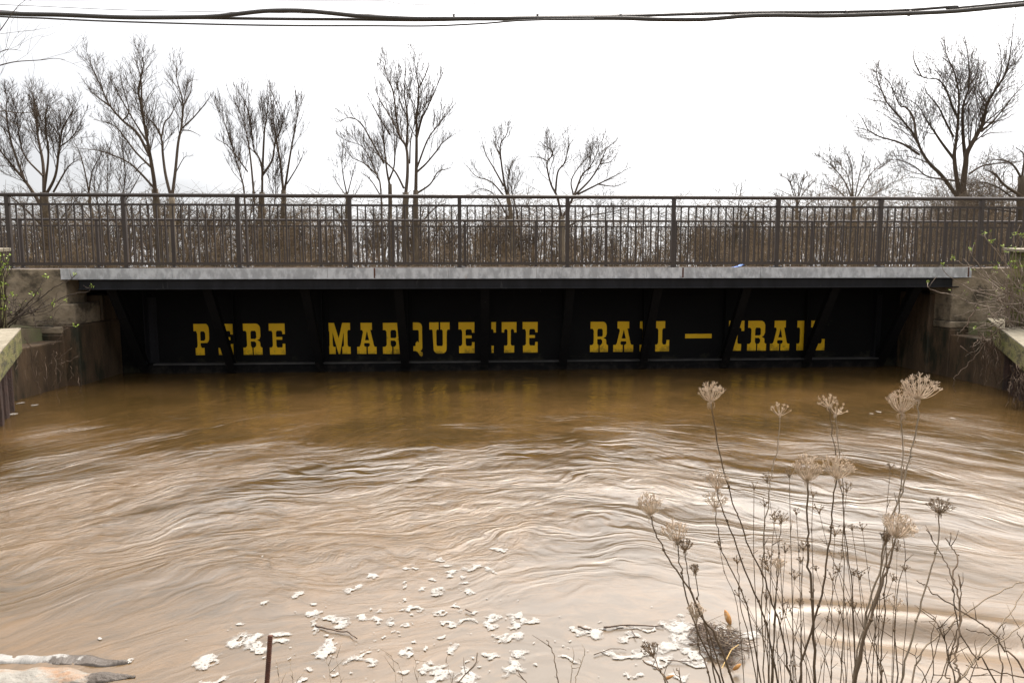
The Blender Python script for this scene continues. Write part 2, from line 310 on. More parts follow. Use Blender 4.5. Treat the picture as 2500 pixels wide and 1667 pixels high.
for i in range(5200):
    sd_ = gr.rand() < .5; y = gr.uniform(2.6, 10.1); dd_ = gr.exponential(1.2)+.42; x = float(xl(y))-dd_ if sd_ else float(xr(y))+dd_
    z = float(ground_z(np.array(x), np.array(y))); h_ = gr.uniform(.04, .15); a_ = gr.rand()*6.28; w_ = .004; l_ = gr.normal(0, .4, 2)*h_
    gm.add([(x-w_*cos(a_), y-w_*sin(a_), z-.01), (x+w_*cos(a_), y+w_*sin(a_), z-.01), (x+l_[0]*.5, y+l_[1]*.5, z+h_*.6), (x+l_[0], y+l_[1], z+h_)], [(0, 1, 2), (2, 1, 3)])
tag(gm.build('grass', M['stempale']), 'short dry winter grass on the soil behind the timber walls', 'grass', kind='stuff')
# ---------------------------------------------------------------- bridge
YP = 10.30; YF = 10.34; YG = 11.5; XA, XB = -5.85, 7.64
bridge = empty('rail_trail_bridge', (0, 11, ZW), 'black steel plate girder bridge with yellow slab lettering over the flooded river', 'bridge')
b_ = MB().box((XA+.02, YP+.02, -.15), (XB-.02, 16.1, -.003)); b_.build('deck_slab', M['deck'], bridge)
b_ = MB().box((XA+.1, 10.9, .001), (XB-.1, 15.5, .012)); b_.build('deck_surface', M['trail'], bridge)
# galvanised edge channel: face plate with lips and sections
b_ = MB()
cuts = [XA, -4.3, -2.1, -.35, .95, 2.6, 4.33, 6.2, XB]
for a, c in zip(cuts[:-1], cuts[1:]):
    b_.box((a+.002, YP, -.145), (c-.002, YP+.012, .004))
b_.box((XA, YP-.012, -.152), (XB, YP+.05, -.146))
bevel(b_.build('edge_channel', M['galv'], bridge), .002, 1)
for x_ in (float(W(915, 665, YP)[0]), float(W(1668, 665, YP)[0]), float(W(2365, 665, YP)[0])):
    st_ = MB()
    for q_ in range(5):
        w_ = .012-.002*q_; a_ = x_-.004+.004*(q_ % 2)
        st_.box((a_-w_, YP-.0025, -.142+.0), (a_+w_, YP-.0003*q_-.0005, -.142+.145/(q_+1)))
        break
    st_.build('rust_stain', M['rebar'], bridge)
bo = None
for i in range(44):
    x = XA+.22+i*.302+rnd.uniform(-.02, .02)
    b_ = MB(); b_.tube([(x, YP-.012, -.126), (x, YP+.0, -.126)], .011, 6); b_.box((x-.016, YP-.007, -.141), (x+.016, YP, -.112))
    b_.build('edge_bolt', M['galv'], bridge)
b_ = MB(); b_.box((-5.62, YF, -.290), (7.45, YF+.016, -.153)); b_.box((-5.62, YF-.045, -.300), (7.45, YF+.10, -.284)); b_.box((-5.62, YF-.04, -.160), (7.45, YF+.02, -.1535))
bevel(b_.build('fascia_beam', M['black'], bridge), .003, 1)
b_ = MB().box((-5.64, YF+.02, -.29), (7.48, 16.1, -.152)); b_.build('deck_underside', M['strut'], bridge)
b_ = MB().box((-5.75, YG, -1.9), (7.38, YG+.02, -.29)); b_.build('girder_web', M['web'], bridge)
b_ = MB(); b_.box((-5.3, YG-.16, -.355), (7.0, YG-.002, -.33)); b_.box((-5.3, YG-.022, -.46), (7.0, YG-.002, -.357)); b_.build('top_flange', M['strut'], bridge)
# bottom angle: a dusty ledge with its caught light painted into the colour, then a riveted leg
bl = MB(); bl.box((-5.12, YG-.13, -1.545), (6.92, YG-.004, -1.522)); bl.build('bottom_flange', M['litdusty'], bridge)
b_ = MB(); b_.box((-5.2, YG-.11, -1.95), (6.98, YG-.085, -1.55)); 
for i in range(95):
    x = -5.1+i*.127
    for z in (-1.60, -1.655): b_.add(*(lambda c: ([(c[0]+.013*cos(a)*s_, c[1]-.010*(1-s_), c[2]+.013*sin(a)*s_) for s_ in (1, .5) for a in np.arange(6)*pi/3], [(j, (j+1) % 6, 6+(j+1) % 6, 6+j) for j in range(6)]+[tuple(range(6, 12))]))((x, YG-.111, z)))
b_.build('bottom_chord', M['strut'], bridge)
SX = [-5.24, -3.88, -2.47, -1.10, .19, 1.48, 2.82, 4.20, 5.60, 6.90]
for i, x in enumerate(SX):
    b_ = MB(); w = .045
    top = np.array([x, 10.44, -.30]); bot = np.array([x, YG-.15, -1.66])
    b_.bar(top, bot, .13, .012, up=(0, -1, 0.5))                       # face flange
    d = (bot-top)/np.linalg.norm(bot-top); nrm = np.array([0, -d[2], d[1]]); nrm = nrm if nrm[1] > 0 else -nrm
    b_.hexa([top+[-.006,0,0]+nrm*.008, top+[.006,0,0]+nrm*.008, top+[.006,0,0]+nrm*.12, top+[-.006,0,0]+nrm*.12,
             bot+[-.006,0,0]+nrm*.008, bot+[.006,0,0]+nrm*.008, bot+[.006,0,0]+nrm*.12, bot+[-.006,0,0]+nrm*.12])
    b_.bar(top+nrm*.127, bot+nrm*.127, .10, .010, up=(0, -1, 0.5))
    for q in np.linspace(.12, .9, 8):
        c = top+(bot-top)*q; b_.box((x-.055, c[1]-.016, c[2]-.008), (x-.037, c[1]+.0, c[2]+.008))
    b_.build('strut', M['strut'], bridge)
for i, x in enumerate(SX):
    if i in (0, 9): continue
    b_ = MB(); xo = x+.035; b_.box((xo-.008, YG-.10, -1.52), (xo+.008, YG-.003, -.36)); b_.box((xo+.008, YG-.014, -1.52), (xo+.085, YG-.003, -.36))
    for z in np.arange(-1.45, -.5, .12):
        b_.tube([(xo+.05, YG-.022, z), (xo+.05, YG-.012, z)], .012, 6)
    b_.build('stiffener', M['web'], bridge)
for x, sg in ((-5.17, 1), (6.87, -1)):
    b_ = MB(); b_.box((x-.06, YG-.13, -1.52), (x-.045, YG-.003, -.36)); b_.box((x-.04, YG-.016, -1.52), (x+.10, YG-.003, -.36))
    for z in np.arange(-1.47, -.4, .075): b_.tube([(x+.05, YG-.028, z), (x+.05, YG-.015, z)], .013, 6)
    b_.build('end_stiffener', M['black'], bridge)
# ---- lettering
def rrect(x0, y0, x1, y1): return [(x0, y0), (x1, y0), (x1, y1), (x0, y1)]
def arc(cx, cy, rx, ry, a0, a1, n=7): return [(cx+rx*cos(radians(a)), cy+ry*sin(radians(a))) for a in np.linspace(a0, a1, n)]
# every glyph in a unit box, y up
SLB = .23     # serif slab height
G = {
'P': [[(0,1)]+arc(.80,.78,.20,.22,90,0)+arc(.80,.56,.20,.17,0,-90)+[(.42,.39),(.42,.30),(.48,.23),(.66,.23),(.66,0),(0.08,0),(0.08,.23),(.16,.23),(.22,.30),(.22,.70),(.16,.77),(0,.77)],
      [(.46,.76),(.66,.76),(.75,.70),(.75,.52),(.66,.46),(.42,.46),(.42,.70)]],
'E': [[(0,1),(1,1),(1,.66),(.84,.66),(.84,.72),(.78,.77),(.50,.77),(.44,.72),(.44,.57),(.82,.57),(.82,.48),(.44,.48),(.44,.29),(.50,.23),(.80,.23),(.84,.28),(.84,.35),(1,.35),(1,0),(.02,0),(.02,.23),(.14,.23),(.22,.29),(.22,.70),(.16,.77),(0,.77)]],
'R': [[(.02,1)]+arc(.70,.82,.22,.18,90,0)+[(.92,.60),(.86,.50),(.74,.47),(.88,.42),(.90,.36),(.90,.28),(.96,.23),(1,.23),(1,0),(.54,0),(.54,.23),(.60,.23),(.68,.29),(.68,.38),(.60,.43),(.40,.43),(.40,.29),(.45,.23),(.47,.23),(.47,0),(0,0),(0,.23),(.12,.23),(.20,.29),(.20,.71),(.14,.77),(.02,.77)],
      [(.40,.72),(.45,.77),(.64,.77),(.70,.72),(.70,.55),(.64,.51),(.40,.51)]],
'M': [[(0,1),(.34,1),(.52,.50),(.68,1),(1,1),(1,.77),(.92,.77),(.88,.72),(.88,.28),(.92,.23),(1,.23),(1,0),(.66,0),(.66,.23),(.70,.23),(.73,.28),(.73,.70),(.56,0),(.50,0),(.27,.70),(.27,.28),(.30,.23),(.38,.23),(.38,0),(.04,0),(.04,.23),(.10,.23),(.14,.28),(.14,.72),(.10,.77),(0,.77)]],
'A': [[(.20,1),(.78,1),(.78,.77),(.70,.77),(.86,.29),(.90,.23),(1,.23),(1,0),(.55,0),(.55,.23),(.60,.23),(.66,.28),(.64,.35),(.38,.35),(.35,.28),(.40,.23),(.47,.23),(.47,0),(0,0),(0,.23),(.12,.23),(.18,.30),(.32,.70),(.28,.77),(.20,.77)],
      [(.41,.44),(.62,.44),(.52,.74)]],
'Q': [[(.0,.28)]+arc(.28,.86,.28,.14,180,90,5)+arc(.70,.86,.28,.14,90,0,5)+[(.98,.18),(.92,.12),(.84,.10),(.90,.06),(1,.04),(1,-.06),(.92,-.10),(.80,-.06),(.62,.06),(.52,.08),(.40,.09),(.20,.09),(.04,.14)],
      [(.26,.74),(.30,.76),(.66,.76),(.74,.73),(.74,.36),(.62,.40),(.50,.34),(.50,.25),(.30,.24),(.26,.30)]],
'U': [[(0,1),(.46,1),(.46,.77),(.38,.77),(.34,.72),(.34,.29),(.38,.24),(.62,.24),(.66,.29),(.66,.72),(.62,.77),(.54,.77),(.54,1),(1,1),(1,.77),(.90,.77),(.86,.72),(.84,.16)]+arc(.62,.14,.22,.14,0,-90,5)+arc(.42,.14,.22,.14,-90,-180,5)+[(.16,.72),(.14,.77),(0,.77)]],
'T': [[(0,1),(1,1),(1,.66),(.84,.66),(.84,.72),(.78,.77),(.66,.77),(.61,.72),(.61,.28),(.66,.23),(.84,.23),(.84,0),(.16,0),(.16,.23),(.34,.23),(.39,.28),(.39,.72),(.34,.77),(.22,.77),(.16,.72),(.16,.66),(0,.66)]],
'I': [[(0,1),(1,1),(1,.77),(.80,.77),(.72,.71),(.72,.29),(.80,.23),(1,.23),(1,0),(0,0),(0,.23),(.20,.23),(.28,.29),(.28,.71),(.20,.77),(0,.77)]],
'L': [[(.03,1),(.68,1),(.68,.77),(.56,.77),(.48,.71),(.48,.30),(.54,.23),(.74,.23),(.80,.29),(.80,.38),(1,.38),(1,0),(0,0),(0,.23),(.12,.23),(.20,.29),(.20,.71),(.12,.77),(.03,.77)]],
}
LET = [('P',472,513,790.6,866.5),('E',530.5,571,790.5,866),('R',592,641.5,790,865.5),('E',656,697.5,789.7,865.2),
 ('M',795,856.5,788.2,863.6),('A',870.7,919.8,788,863.4),('R',933.7,983,788,863.4),('Q',997,1032,787.2,863),('U',1048,1098.3,787,862.4),('E',1119.5,1158.7,786.6,861.4),('T',1175.5,1211,786.4,860.8),('T',1225,1261,786.2,860.4),('E',1276,1312.4,786,860.2),
 ('R',1441,1484,785.4,859),('A',1498,1545.4,784.8,858.4),('I',1562.5,1584,784.4,857.8),('L',1601,1633,784.2,857.4),
 ('T',1776.5,1815,783,855.8),('R',1826,1869.4,783,855.6),('A',1882,1925.8,782.8,855.2),('I',1947,1969.6,782.6,855),('L',1979.6,2011.8,782.5,854.8)]
def fill_glyph(name, polys, x0, x1, z0, z1, y):
    cu = bpy.data.curves.new(name, 'CURVE'); cu.dimensions = '2D'; cu.fill_mode = 'BOTH'; cu.extrude = .0015
    for P in polys:
        s_ = cu.splines.new('POLY'); s_.points.add(len(P)-1)
        for q, (u, v) in zip(s_.points, P): q.co = (x0+u*(x1-x0), z0+v*(z1-z0), 0, 1)
        s_.use_cyclic_u = True
    tmp = bpy.data.objects.new('tmp', cu); col.objects.link(tmp)
    me = bpy.data.meshes.new_from_object(tmp.evaluated_get(bpy.context.evaluated_depsgraph_get()))
    bpy.data.objects.remove(tmp); bpy.data.curves.remove(cu)
    me.transform(Matrix(((1,0,0,0),(0,0,-1,y),(0,1,0,0),(0,0,0,1))))
    me.name = name; me.materials.clear(); me.materials.append(M['yellow'])
    o = bpy.data.objects.new(name, me); col.objects.link(o); return o
for ch, a, c, t0, t1 in LET:
    A_, B_ = W(a, t0, YG), W(c, t1, YG)
    polys = G[ch]
    if ch == 'Q': pass
    o = fill_glyph('letter', polys, A_[0], B_[0], B_[2], A_[2], YG-.004 if ch not in 'X' else YG)
    o.parent = bridge; o.location = -Vector(bridge.location)
    o['label'] = 'yellow painted slab serif letter %s' % ch
A_, B_ = W(1672.8, 815, YG), W(1737, 825.3, YG)
o = fill_glyph('dash', [rrect(0, 0, 1, 1)], A_[0], B_[0], B_[2], A_[2], YG-.004); o.parent = bridge; o.location = -Vector(bridge.location); o['label'] = 'yellow painted dash'
# ---------------------------------------------------------------- abutments
def abut(name, xin, xout, label, side):
    r = empty(name, (xin, 11, ZW), label, 'abutment', 'concrete abutments')
    xi = xin+side*.03 if side > 0 else -5.80
    b_ = MB(); lo, hi = sorted((xi, xout))
    b_.box((lo, 10.33, -.82), (hi, 10.86, -.006))
    lo2, hi2 = sorted((xin+side*(-.16), xout)); b_.box((lo, 10.86, -.30), (hi, 16.2, -.10))
    o = b_.build('back_wall', M['concrete'], r); bevel(o, .012)
    if side < 0:
        b_ = MB().box((-6.02, 10.318, -.80), (-5.69, 11.0, -.50))
        bevel(b_.build('bearing_block', M['concrete'], r), .02)
    b_ = MB(); lo, hi = sorted((xin, xout)); b_.box((lo, 10.28, -.93), (hi, 10.7, -.825)); bevel(b_.build('ledge', M['concrete'], r), .02)
    b_ = MB(); lo, hi = sorted((xin, xout)); b_.box((lo, 9.05, -2.5), (hi, 10.275, -1.02)); b_.box((lo, 10.275, -2.5), (hi, 16.4, -.935))
    xq = (-5.66 if side < 0 else xin-side*.05); lo, hi = sorted((xq, xin+side*.3)); y_ = 10.30 if side < 0 else 10.72; b_.box((lo, y_, -2.5), (hi, 16.3, -.803 if side < 0 else -.42)); b_.box((lo+.004, 11.01, -.80), (hi, 16.29, -.40))
    bevel(b_.build('wing_wall', M['wetconc'], r), .02)
    return r
abut('concrete_abutment', -5.86, -9.5, 'weathered concrete abutment beside the mossy beam with the pale top corner and thin leafy twigs', -1)
abut('concrete_abutment', 7.62-.28, 11.5, 'brown stained concrete abutment behind the dense tangle of bramble', 1)
# ---------------------------------------------------------------- railings
SPC = 1.607; X0 = -6.609
def railing(name, Y, x0, n, label, dz=0):
    r = empty(name, (x0, Y, 0), label, 'railing', 'bridge railings')
    xa, xb = x0-SPC*.6, x0+SPC*(n-1)+SPC*.6
    MB().tube([(xa, Y, 1.05), (xb, Y, 1.05)], .027, 14).build('top_rail', M['rail'], r, smooth=True)
    xs = [x0+SPC*i for i in range(n)]
    for i in range(-1, n):
        a = xs[i] if i >= 0 else xa; c = xs[i+1] if i < n-1 else xb
        if i == -1: c = xs[0]
        b_ = MB(); b_.box((a+.028, Y-.016, .902), (c-.028, Y+.016, .932)); b_.build('upper_rail', M['rail'], r)
        b_ = MB(); b_.box((a+.028, Y-.016, .062), (c-.028, Y+.016, .092)); b_.build('lower_rail', M['rail'], r)
        b_ = MB(); full = SPC/14
        if i == -1: bx = [xs[0]-full*k for k in range(1, 9)]
        elif i == n-1: bx = [xs[-1]+full*k for k in range(1, 9)]
        else: bx = [a+full*k for k in range(1, 14)]
        for x in bx: b_.box((x-.0095, Y-.0095, .092), (x+.0095, Y+.0095, .902))
        b_.build('baluster_panel', M['rail'], r)
    for x in xs:
        b_ = MB().box((x-.028, Y-.028, .018), (x+.028, Y+.028, 1.03)); p = b_.build('post', M['rail'], r); bevel(p, .004)
        b_ = MB().box((x-.075, Y-.075, .004), (x+.075, Y+.075, .020)); 
        q = b_.build('base_plate', M['rail'], r); q.parent = p; q.location = (0, 0, 0); bevel(q, .003, 1)
        for sx_ in (-.058, .058):
            b_ = MB().tube([(x+sx_, Y-.05, .018), (x+sx_, Y-.05, .030)], .011, 6); q = b_.build('bolt', M['galv'], r); q.parent = p; q.location = (0, 0, 0)
    return r
railing('metal_railing', 10.47, X0-SPC, 12, 'dark brown metal railing along the nearer edge of the bridge above the galvanised channel')
railing('metal_railing', 15.9, 4.665-SPC*9, 15, 'dark brown metal railing on the farther side of the bridge seen through the nearer one')
# ---------------------------------------------------------------- timber walls, sheet pile, posts
def timber(name, A, B, sec, m1, parent, up=(0, 0, 1)):
    b_ = MB().bar(A, B, sec[0], sec[1], up); o = b_.build(name, m1, parent); bevel(o, .012, 2); return o
def bank_wall(A, B, sd, label, back):
    # A far end (inner top edge), B towards the camera; sd=+1 when the water is on the right
    A = np.array(A, float); B = np.array(B, float); d = B-A; dh = np.array([d[0], d[1], 0]); dh /= np.linalg.norm(dh)
    out = np.array([-dh[1], dh[0], 0]); 
    if out[0]*sd > 0: out = -out      # away from the water
    B2 = A+(B-A)*3.6
    r = empty('timber_bank_wall', (A[0], A[1], ZW), label, 'retaining wall', 'timber capped bank walls')
    w, h = .24, .27
    c = out*w/2-np.array([0, 0, h/2])
    o = timber('cap_beam', A+c, B2+c, (w, h), M['timber'], r)
    tt = out*(w/2+.004)+np.array([0, 0, .012]); b_ = MB().bar(A+tt, B2+tt, w+.012, .022); bevel(b_.build('cap_board', M['timbertop'], r), .004, 1)
    # short cross beam end tied back into the bank
    q = A+out*.02-dh*.13-np.array([0, 0, h/2+.015]); o = timber('end_block', q-np.array([sd*.02, 0, 0])+(-out)*(-.0), q+out*1.4, (.22, .28), M['timber'], r)
    # sheet pile: corrugated steel below the beam
    n = 90; prof = []
    Lw = np.linalg.norm((B2-A)[:2])
    for i in range(n+1):
        s_ = Lw*i/n; ph = (s_/.42) % 1; off = .05 if ph < .38 else (-.0 if .5 < ph < .88 else (.05-(ph-.38)/.12*.05 if ph <= .5 else (ph-.88)/.12*.05))
        prof.append(A+dh*s_*1.0+out*(.10+off*1.6))
    V = []; 
    for i_, p in enumerate(prof): V.append((p[0], p[1], -2.6))
    for i_, p in enumerate(prof): V.append((p[0], p[1], A[2]+(B2[2]-A[2])*i_/n-.262))
    f = [(i, i+1, n+2+i, n+1+i) for i in range(n)]
    b_ = MB().add(V, f); o = b_.build('sheet_pile', M['rust'], r); s_ = o.modifiers.new('solid', 'SOLIDIFY'); s_.thickness = .012
    return r
bank_wall(W(51, 805, 8.8), W(0, 863, 7.3), 1, 'mossy green timber beam capping the rusty pile wall beside the pale concrete corner', None)
bank_wall(W(2410, 780, 9.8), W(2500, 850, 8.0), -1, 'sloping grey green timber beam capping the pile wall below the bramble tangle', None)
def wood_post(px0, px1, ytop, Y, zb, label, side):
    A_ = W(px0, ytop, Y); B_ = W(px1, ytop, Y)
    r = empty('wooden_post', ((A_[0]+B_[0])/2, Y, zb), label, 'post', 'timber fence posts')
    b_ = MB().box((A_[0], Y-.02, zb), (B_[0], Y+.2, A_[2]-.03)); bevel(b_.build('post', M['timber'], r), .01)
    b_ = MB(); z = A_[2]; x0, x1 = A_[0]-.05, B_[0]+.08
    b_.hexa([(x0, Y-.10, z-.06), (x1, Y-.10, z-.06), (x1, Y+.26, z-.03), (x0, Y+.26, z-.03), (x0, Y-.10, z-.02), (x1, Y-.10, z-.02), (x1, Y+.26, z+.01), (x0, Y+.26, z+.01)])
    bevel(b_.build('cap_board', M['timbertop'], r), .004, 1)
    return r
wood_post(2494, 2560, 606, 9.2, -.9, 'square weathered post with bleached cap board among the bramble twigs', 1)
wood_post(-80, -22, 606, 9.2, -.9, 'square weathered post with bleached cap cut by the photo edge, beside leafy green shoots', -1)
# ---------------------------------------------------------------- tubes of plants
def wander(P, n, amp, r=rs):
    P = smooth_path(P, n)
    k = len(P); nz_ = r.normal(0, amp, (k, 3)); nz_[0] = 0
    return P+nz_
def leafcluster(mb, p, n, size, r=rs):
    for i in range(n):
        d = r.normal(0, 1, 3); d[2] = abs(d[2])*.8+.2; d /= np.linalg.norm(d); sd = np.cross(d, r.normal(0, 1, 3)); sd /= np.linalg.norm(sd)
        l = size*r.uniform(.6, 1.2); w = l*.28; o_ = p+r.normal(0, size*.35, 3)
        mid = o_+d*l*.5; nn = np.cross(d, sd)*w*.3
        mb.add([o_, mid+sd*w+nn, o_+d*l, mid-sd*w+nn], [(0, 1, 2, 3)])
def shrub(label, base, branches, Y, fill, cat='shrub', lush=False, seed=1, mt='shrub'):
    r = np.random.RandomState(seed); e = empty('shrub', tuple(base), label, cat)
    w = MB(); lf = MB()
    for P, rad in branches:
        P3 = [W(px, py, Y+r.uniform(-.25, .1)*min(1, i)) for i, (px, py) in enumerate(P)]
        Q = wander(P3, 5, .004, r); R_ = np.linspace(rad, rad*.35, len(Q)); w.tube(Q, R_, 5)
        if P[-1][1] < 9999: leafcluster(lf, Q[-1], 9, .035, r)
        for k in range(3):
            j = r.randint(len(Q)//3, len(Q)-1); q = Q[j]; dd = np.array([r.uniform(-.12, .12), r.uniform(-.1, .1), r.uniform(.02, .16)])
            w.tube([q, q+dd*.5+r.normal(0, .01, 3), q+dd], [rad*.45, rad*.35, rad*.2], 4)
            if r.rand() < .6: leafcluster(lf, q+dd, 3, .022, r)
    fill(w, lf, r)
    w.build('branches', M[mt], e, smooth=True)
    if lf.v: lf.build('leaves', M['bud'], e)
    return e
def fillL(w, lf, r):
    for i in range(16):     # upright green shoots by the left edge
        x = r.uniform(-30, 24); P = [W(x+r.uniform(-6, 6), 800, 9.0), W(x+r.uniform(-8, 10), 740, 8.95), W(x+r.uniform(-8, 12), 680, 8.9), W(x+r.uniform(-5, 22), r.uniform(590, 660), 8.9)]
        Q = wander(P, 4, .006, r); w.tube(Q, np.linspace(.008, .003, len(Q)), 5)
        for j in range(3, len(Q), 2): leafcluster(lf, Q[j], 3, .035, r)
    for i in range(30):     # low tangle
        a = np.array([r.uniform(-10, 90), r.uniform(760, 800)]); P = [W(*a, 9.6), W(a[0]+r.uniform(-30, 50), a[1]-r.uniform(5, 40), 9.7), W(a[0]+r.uniform(-50, 80), a[1]-r.uniform(0, 60), 9.8)]
        Q = wander(P, 4, .01, r); w.tube(Q, np.linspace(.006, .002, len(Q)), 4)
shrub('leaning thin shrub with dark bare twigs and lime buds crossing the pale concrete corner', W(20, 800, 9.5),
 [([(5,800),(41,775),(90,735),(125,707),(150,692),(170,684),(183,674)], .010), ([(10,800),(45,775),(90,758),(140,733),(175,718),(215,712),(222,700)], .010),
  ([(20,800),(50,778),(110,766),(160,735)], .007), ([(10,800),(42,768),(80,728),(98,700),(110,678)], .008), ([(10,800),(40,770),(60,735),(78,718)], .006),
  ([(0,815),(50,800),(120,800),(150,790),(165,795),(185,795)], .006), ([(0,790),(30,785),(70,760),(130,745)], .007), ([(-10,790),(20,770),(33,740),(30,720)], .006)], 9.6, fillL, seed=2, mt='shrubdark')
def fillR(w, lf, r):
    for i in range(95):
        a = np.array([r.uniform(2440, 2560), r.uniform(690, 830)]); L_ = r.uniform(40, 130); an = radians(r.uniform(100, 215))
        b2 = a+L_*np.array([cos(an), -sin(an)]); md = (a+b2)/2+r.normal(0, 8, 2)
        P = [W(*a, 9.3+r.uniform(-.4, .3)), W(*md, 9.2+r.uniform(-.4, .4)), W(*b2, 9.2+r.uniform(-.5, .5))]
        Q = wander(P, 4, .012, r); w.tube(Q, np.linspace(.0065, .002, len(Q)), 4)
        if r.rand() < .35 and b2[1] < 760: leafcluster(lf, Q[-1], 4, .028, r)
    for i in range(14):
        x = r.uniform(2455, 2520); P = [W(x, 800, 9.1), W(x+r.uniform(-10, 10), 720, 9.0), W(x+r.uniform(-15, 12), r.uniform(600, 680), 8.9)]
        Q = wander(P, 4, .012, r); w.tube(Q, np.linspace(.009, .003, len(Q)), 5); leafcluster(lf, Q[-1], 6, .03, r)
shrub('dense bramble tangle of pale twigs with lime buds by the stained concrete', W(2490, 800, 9.2),
 [([(2510,764),(2460,757),(2380,742),(2330,722),(2278,710),(2267,700),(2264,688)], .009), ([(2510,752),(2440,725),(2380,710),(2340,690),(2305,664),(2303,648)], .008),
  ([(2510,748),(2450,712),(2420,690),(2380,660),(2350,645),(2327,632)], .008), ([(2510,735),(2440,700),(2400,660),(2374,624),(2368,610)], .009),
  ([(2470,660),(2448,636),(2430,610),(2408,584),(2403,570)], .007), ([(2500,680),(2482,640),(2478,600),(2475,572)], .008), ([(2500,700),(2490,640),(2496,590),(2494,575)], .006),
  ([(2480,680),(2455,640),(2428,590)], .006), ([(2490,740),(2440,690),(2420,665),(2430,655)], .007), ([(2500,765),(2440,770),(2420,790),(2380,800)], .006)], 9.2, fillR, seed=4)
# hanging dry vines on the abutments
def vine(label, polys, Y, seed, rad=.008, extra=0, box=None, cat='vine'):
    r = np.random.RandomState(seed); w = MB()
    for P in polys:
        Q = wander([W(px, py, Y) for px, py in P], 5, .008, r); w.tube(Q, np.linspace(rad, rad*.5, len(Q)), 5)
    for i in range(extra):
        x0, y0, x1, y1 = box; p = [r.uniform(x0, x1), r.uniform(y0, y0+(y1-y0)*.5)]
        P = [p]; 
        for k in range(4): p = [p[0]+r.normal(0, 4), p[1]+r.uniform(8, (y1-y0)*.25)]; P.append(p)
        Q = wander([W(px, py, Y+r.uniform(-.15, .1)) for px, py in P], 4, .01, r); w.tube(Q, np.linspace(rad*.6, rad*.25, len(Q)), 4)
    o = w.build('dry_vine', M['vine'], smooth=True); return tag(o, label, cat)
vine('pale dry vine hanging in loops down the wall beside the mossy beam', [[(62,822),(75,850),(78,890),(85,925),(97,945),(98,965)], [(165,800),(135,838),(125,840)], [(175,850),(140,880),(135,900),(137,925),(125,945)], [(190,870),(160,885),(140,888)],[(20,920),(30,945),(25,970)]], 8.95, 11, .005, 14, (25, 850, 190, 960))
vine('reddish dry creeper arching down to the water under the sloping beam', [[(2385,745),(2372,770),(2355,800),(2340,815),(2338,835)], [(2450,788),(2420,820),(2398,845),(2372,880),(2345,905),(2330,925),(2328,945),(2334,957)], [(2500,905),(2460,918),(2436,938)],[(2345,845),(2378,870)]], 9.0, 12, .008, 26, (2385, 800, 2440, 950))
vine('tangle of dry hanging roots beside the rusty pile at the photo edge', [[(2490,900),(2500,930),(2485,960),(2470,985)], [(2510,920),(2492,950),(2498,990)], [(2445,1010),(2480,1012),(2505,985)]], 8.0, 13, .008, 26, (2470, 880, 2510, 1010))
# ---------------------------------------------------------------- trees
def norm(v): return v/(np.linalg.norm(v)+1e-12)
DM = 1.8
def grow(mb, P, R0, R1, lev, maxlev, r, dens, ang, up, sides, rmin, lmul=1.0):
    """tube along P and child branches along it"""
    n = len(P); R_ = np.linspace(R0, R1, n); mb.tube(P, R_, sides[min(lev, len(sides)-1)], cap=False)
    if lev >= maxlev: return
    seg = np.linalg.norm(np.diff(P, axis=0), axis=1); Ln = seg.sum()
    cnt = max(1, int(Ln*DM*dens[min(lev, len(dens)-1)]+r.rand()))
    az = r.rand()*6.28
    for c in range(cnt):
        tt = .22+.78*(c+r.rand())/cnt if lev > 0 else .3+.7*(c+r.rand())/cnt
        tt = min(tt, .995); f = tt*(n-1); i = int(f); q = P[i]+(P[i+1]-P[i])*(f-i); T = norm(P[i+1]-P[i])
        az += 2.4+r.normal(0, .4)
        a = np.cross(T, [0.13, .99, .05]); a = norm(a); bb = np.cross(T, a)
        an = radians(r.uniform(*ang)); d = norm(T*cos(an)+(a*cos(az)+bb*sin(az)*.9)*sin(an)+np.array([0, 0, up*r.rand()]))
        l = Ln*(.52-.22*tt)*r.uniform(.65, 1.25)*lmul
        l = min(l, (2.2, 1.3, .8, .5)[lev])*(1-.52*tt*(lev == 0))
        rr = (R0+(R1-R0)*tt)*r.uniform(.28, .46); rr = max(rr, rmin)
        k = 5 if lev < 2 else 4
        pts = [q]; dd = d.copy()
        for s_ in range(k-1):
            dd = norm(dd+r.normal(0, .11, 3)+np.array([0, 0, up*.35])); pts.append(pts[-1]+dd*l/(k-1))
        grow(mb, np.array(pts), rr, max(rr*.3, rmin*.55), lev+1, maxlev, r, dens, ang, up, sides, rmin, lmul)
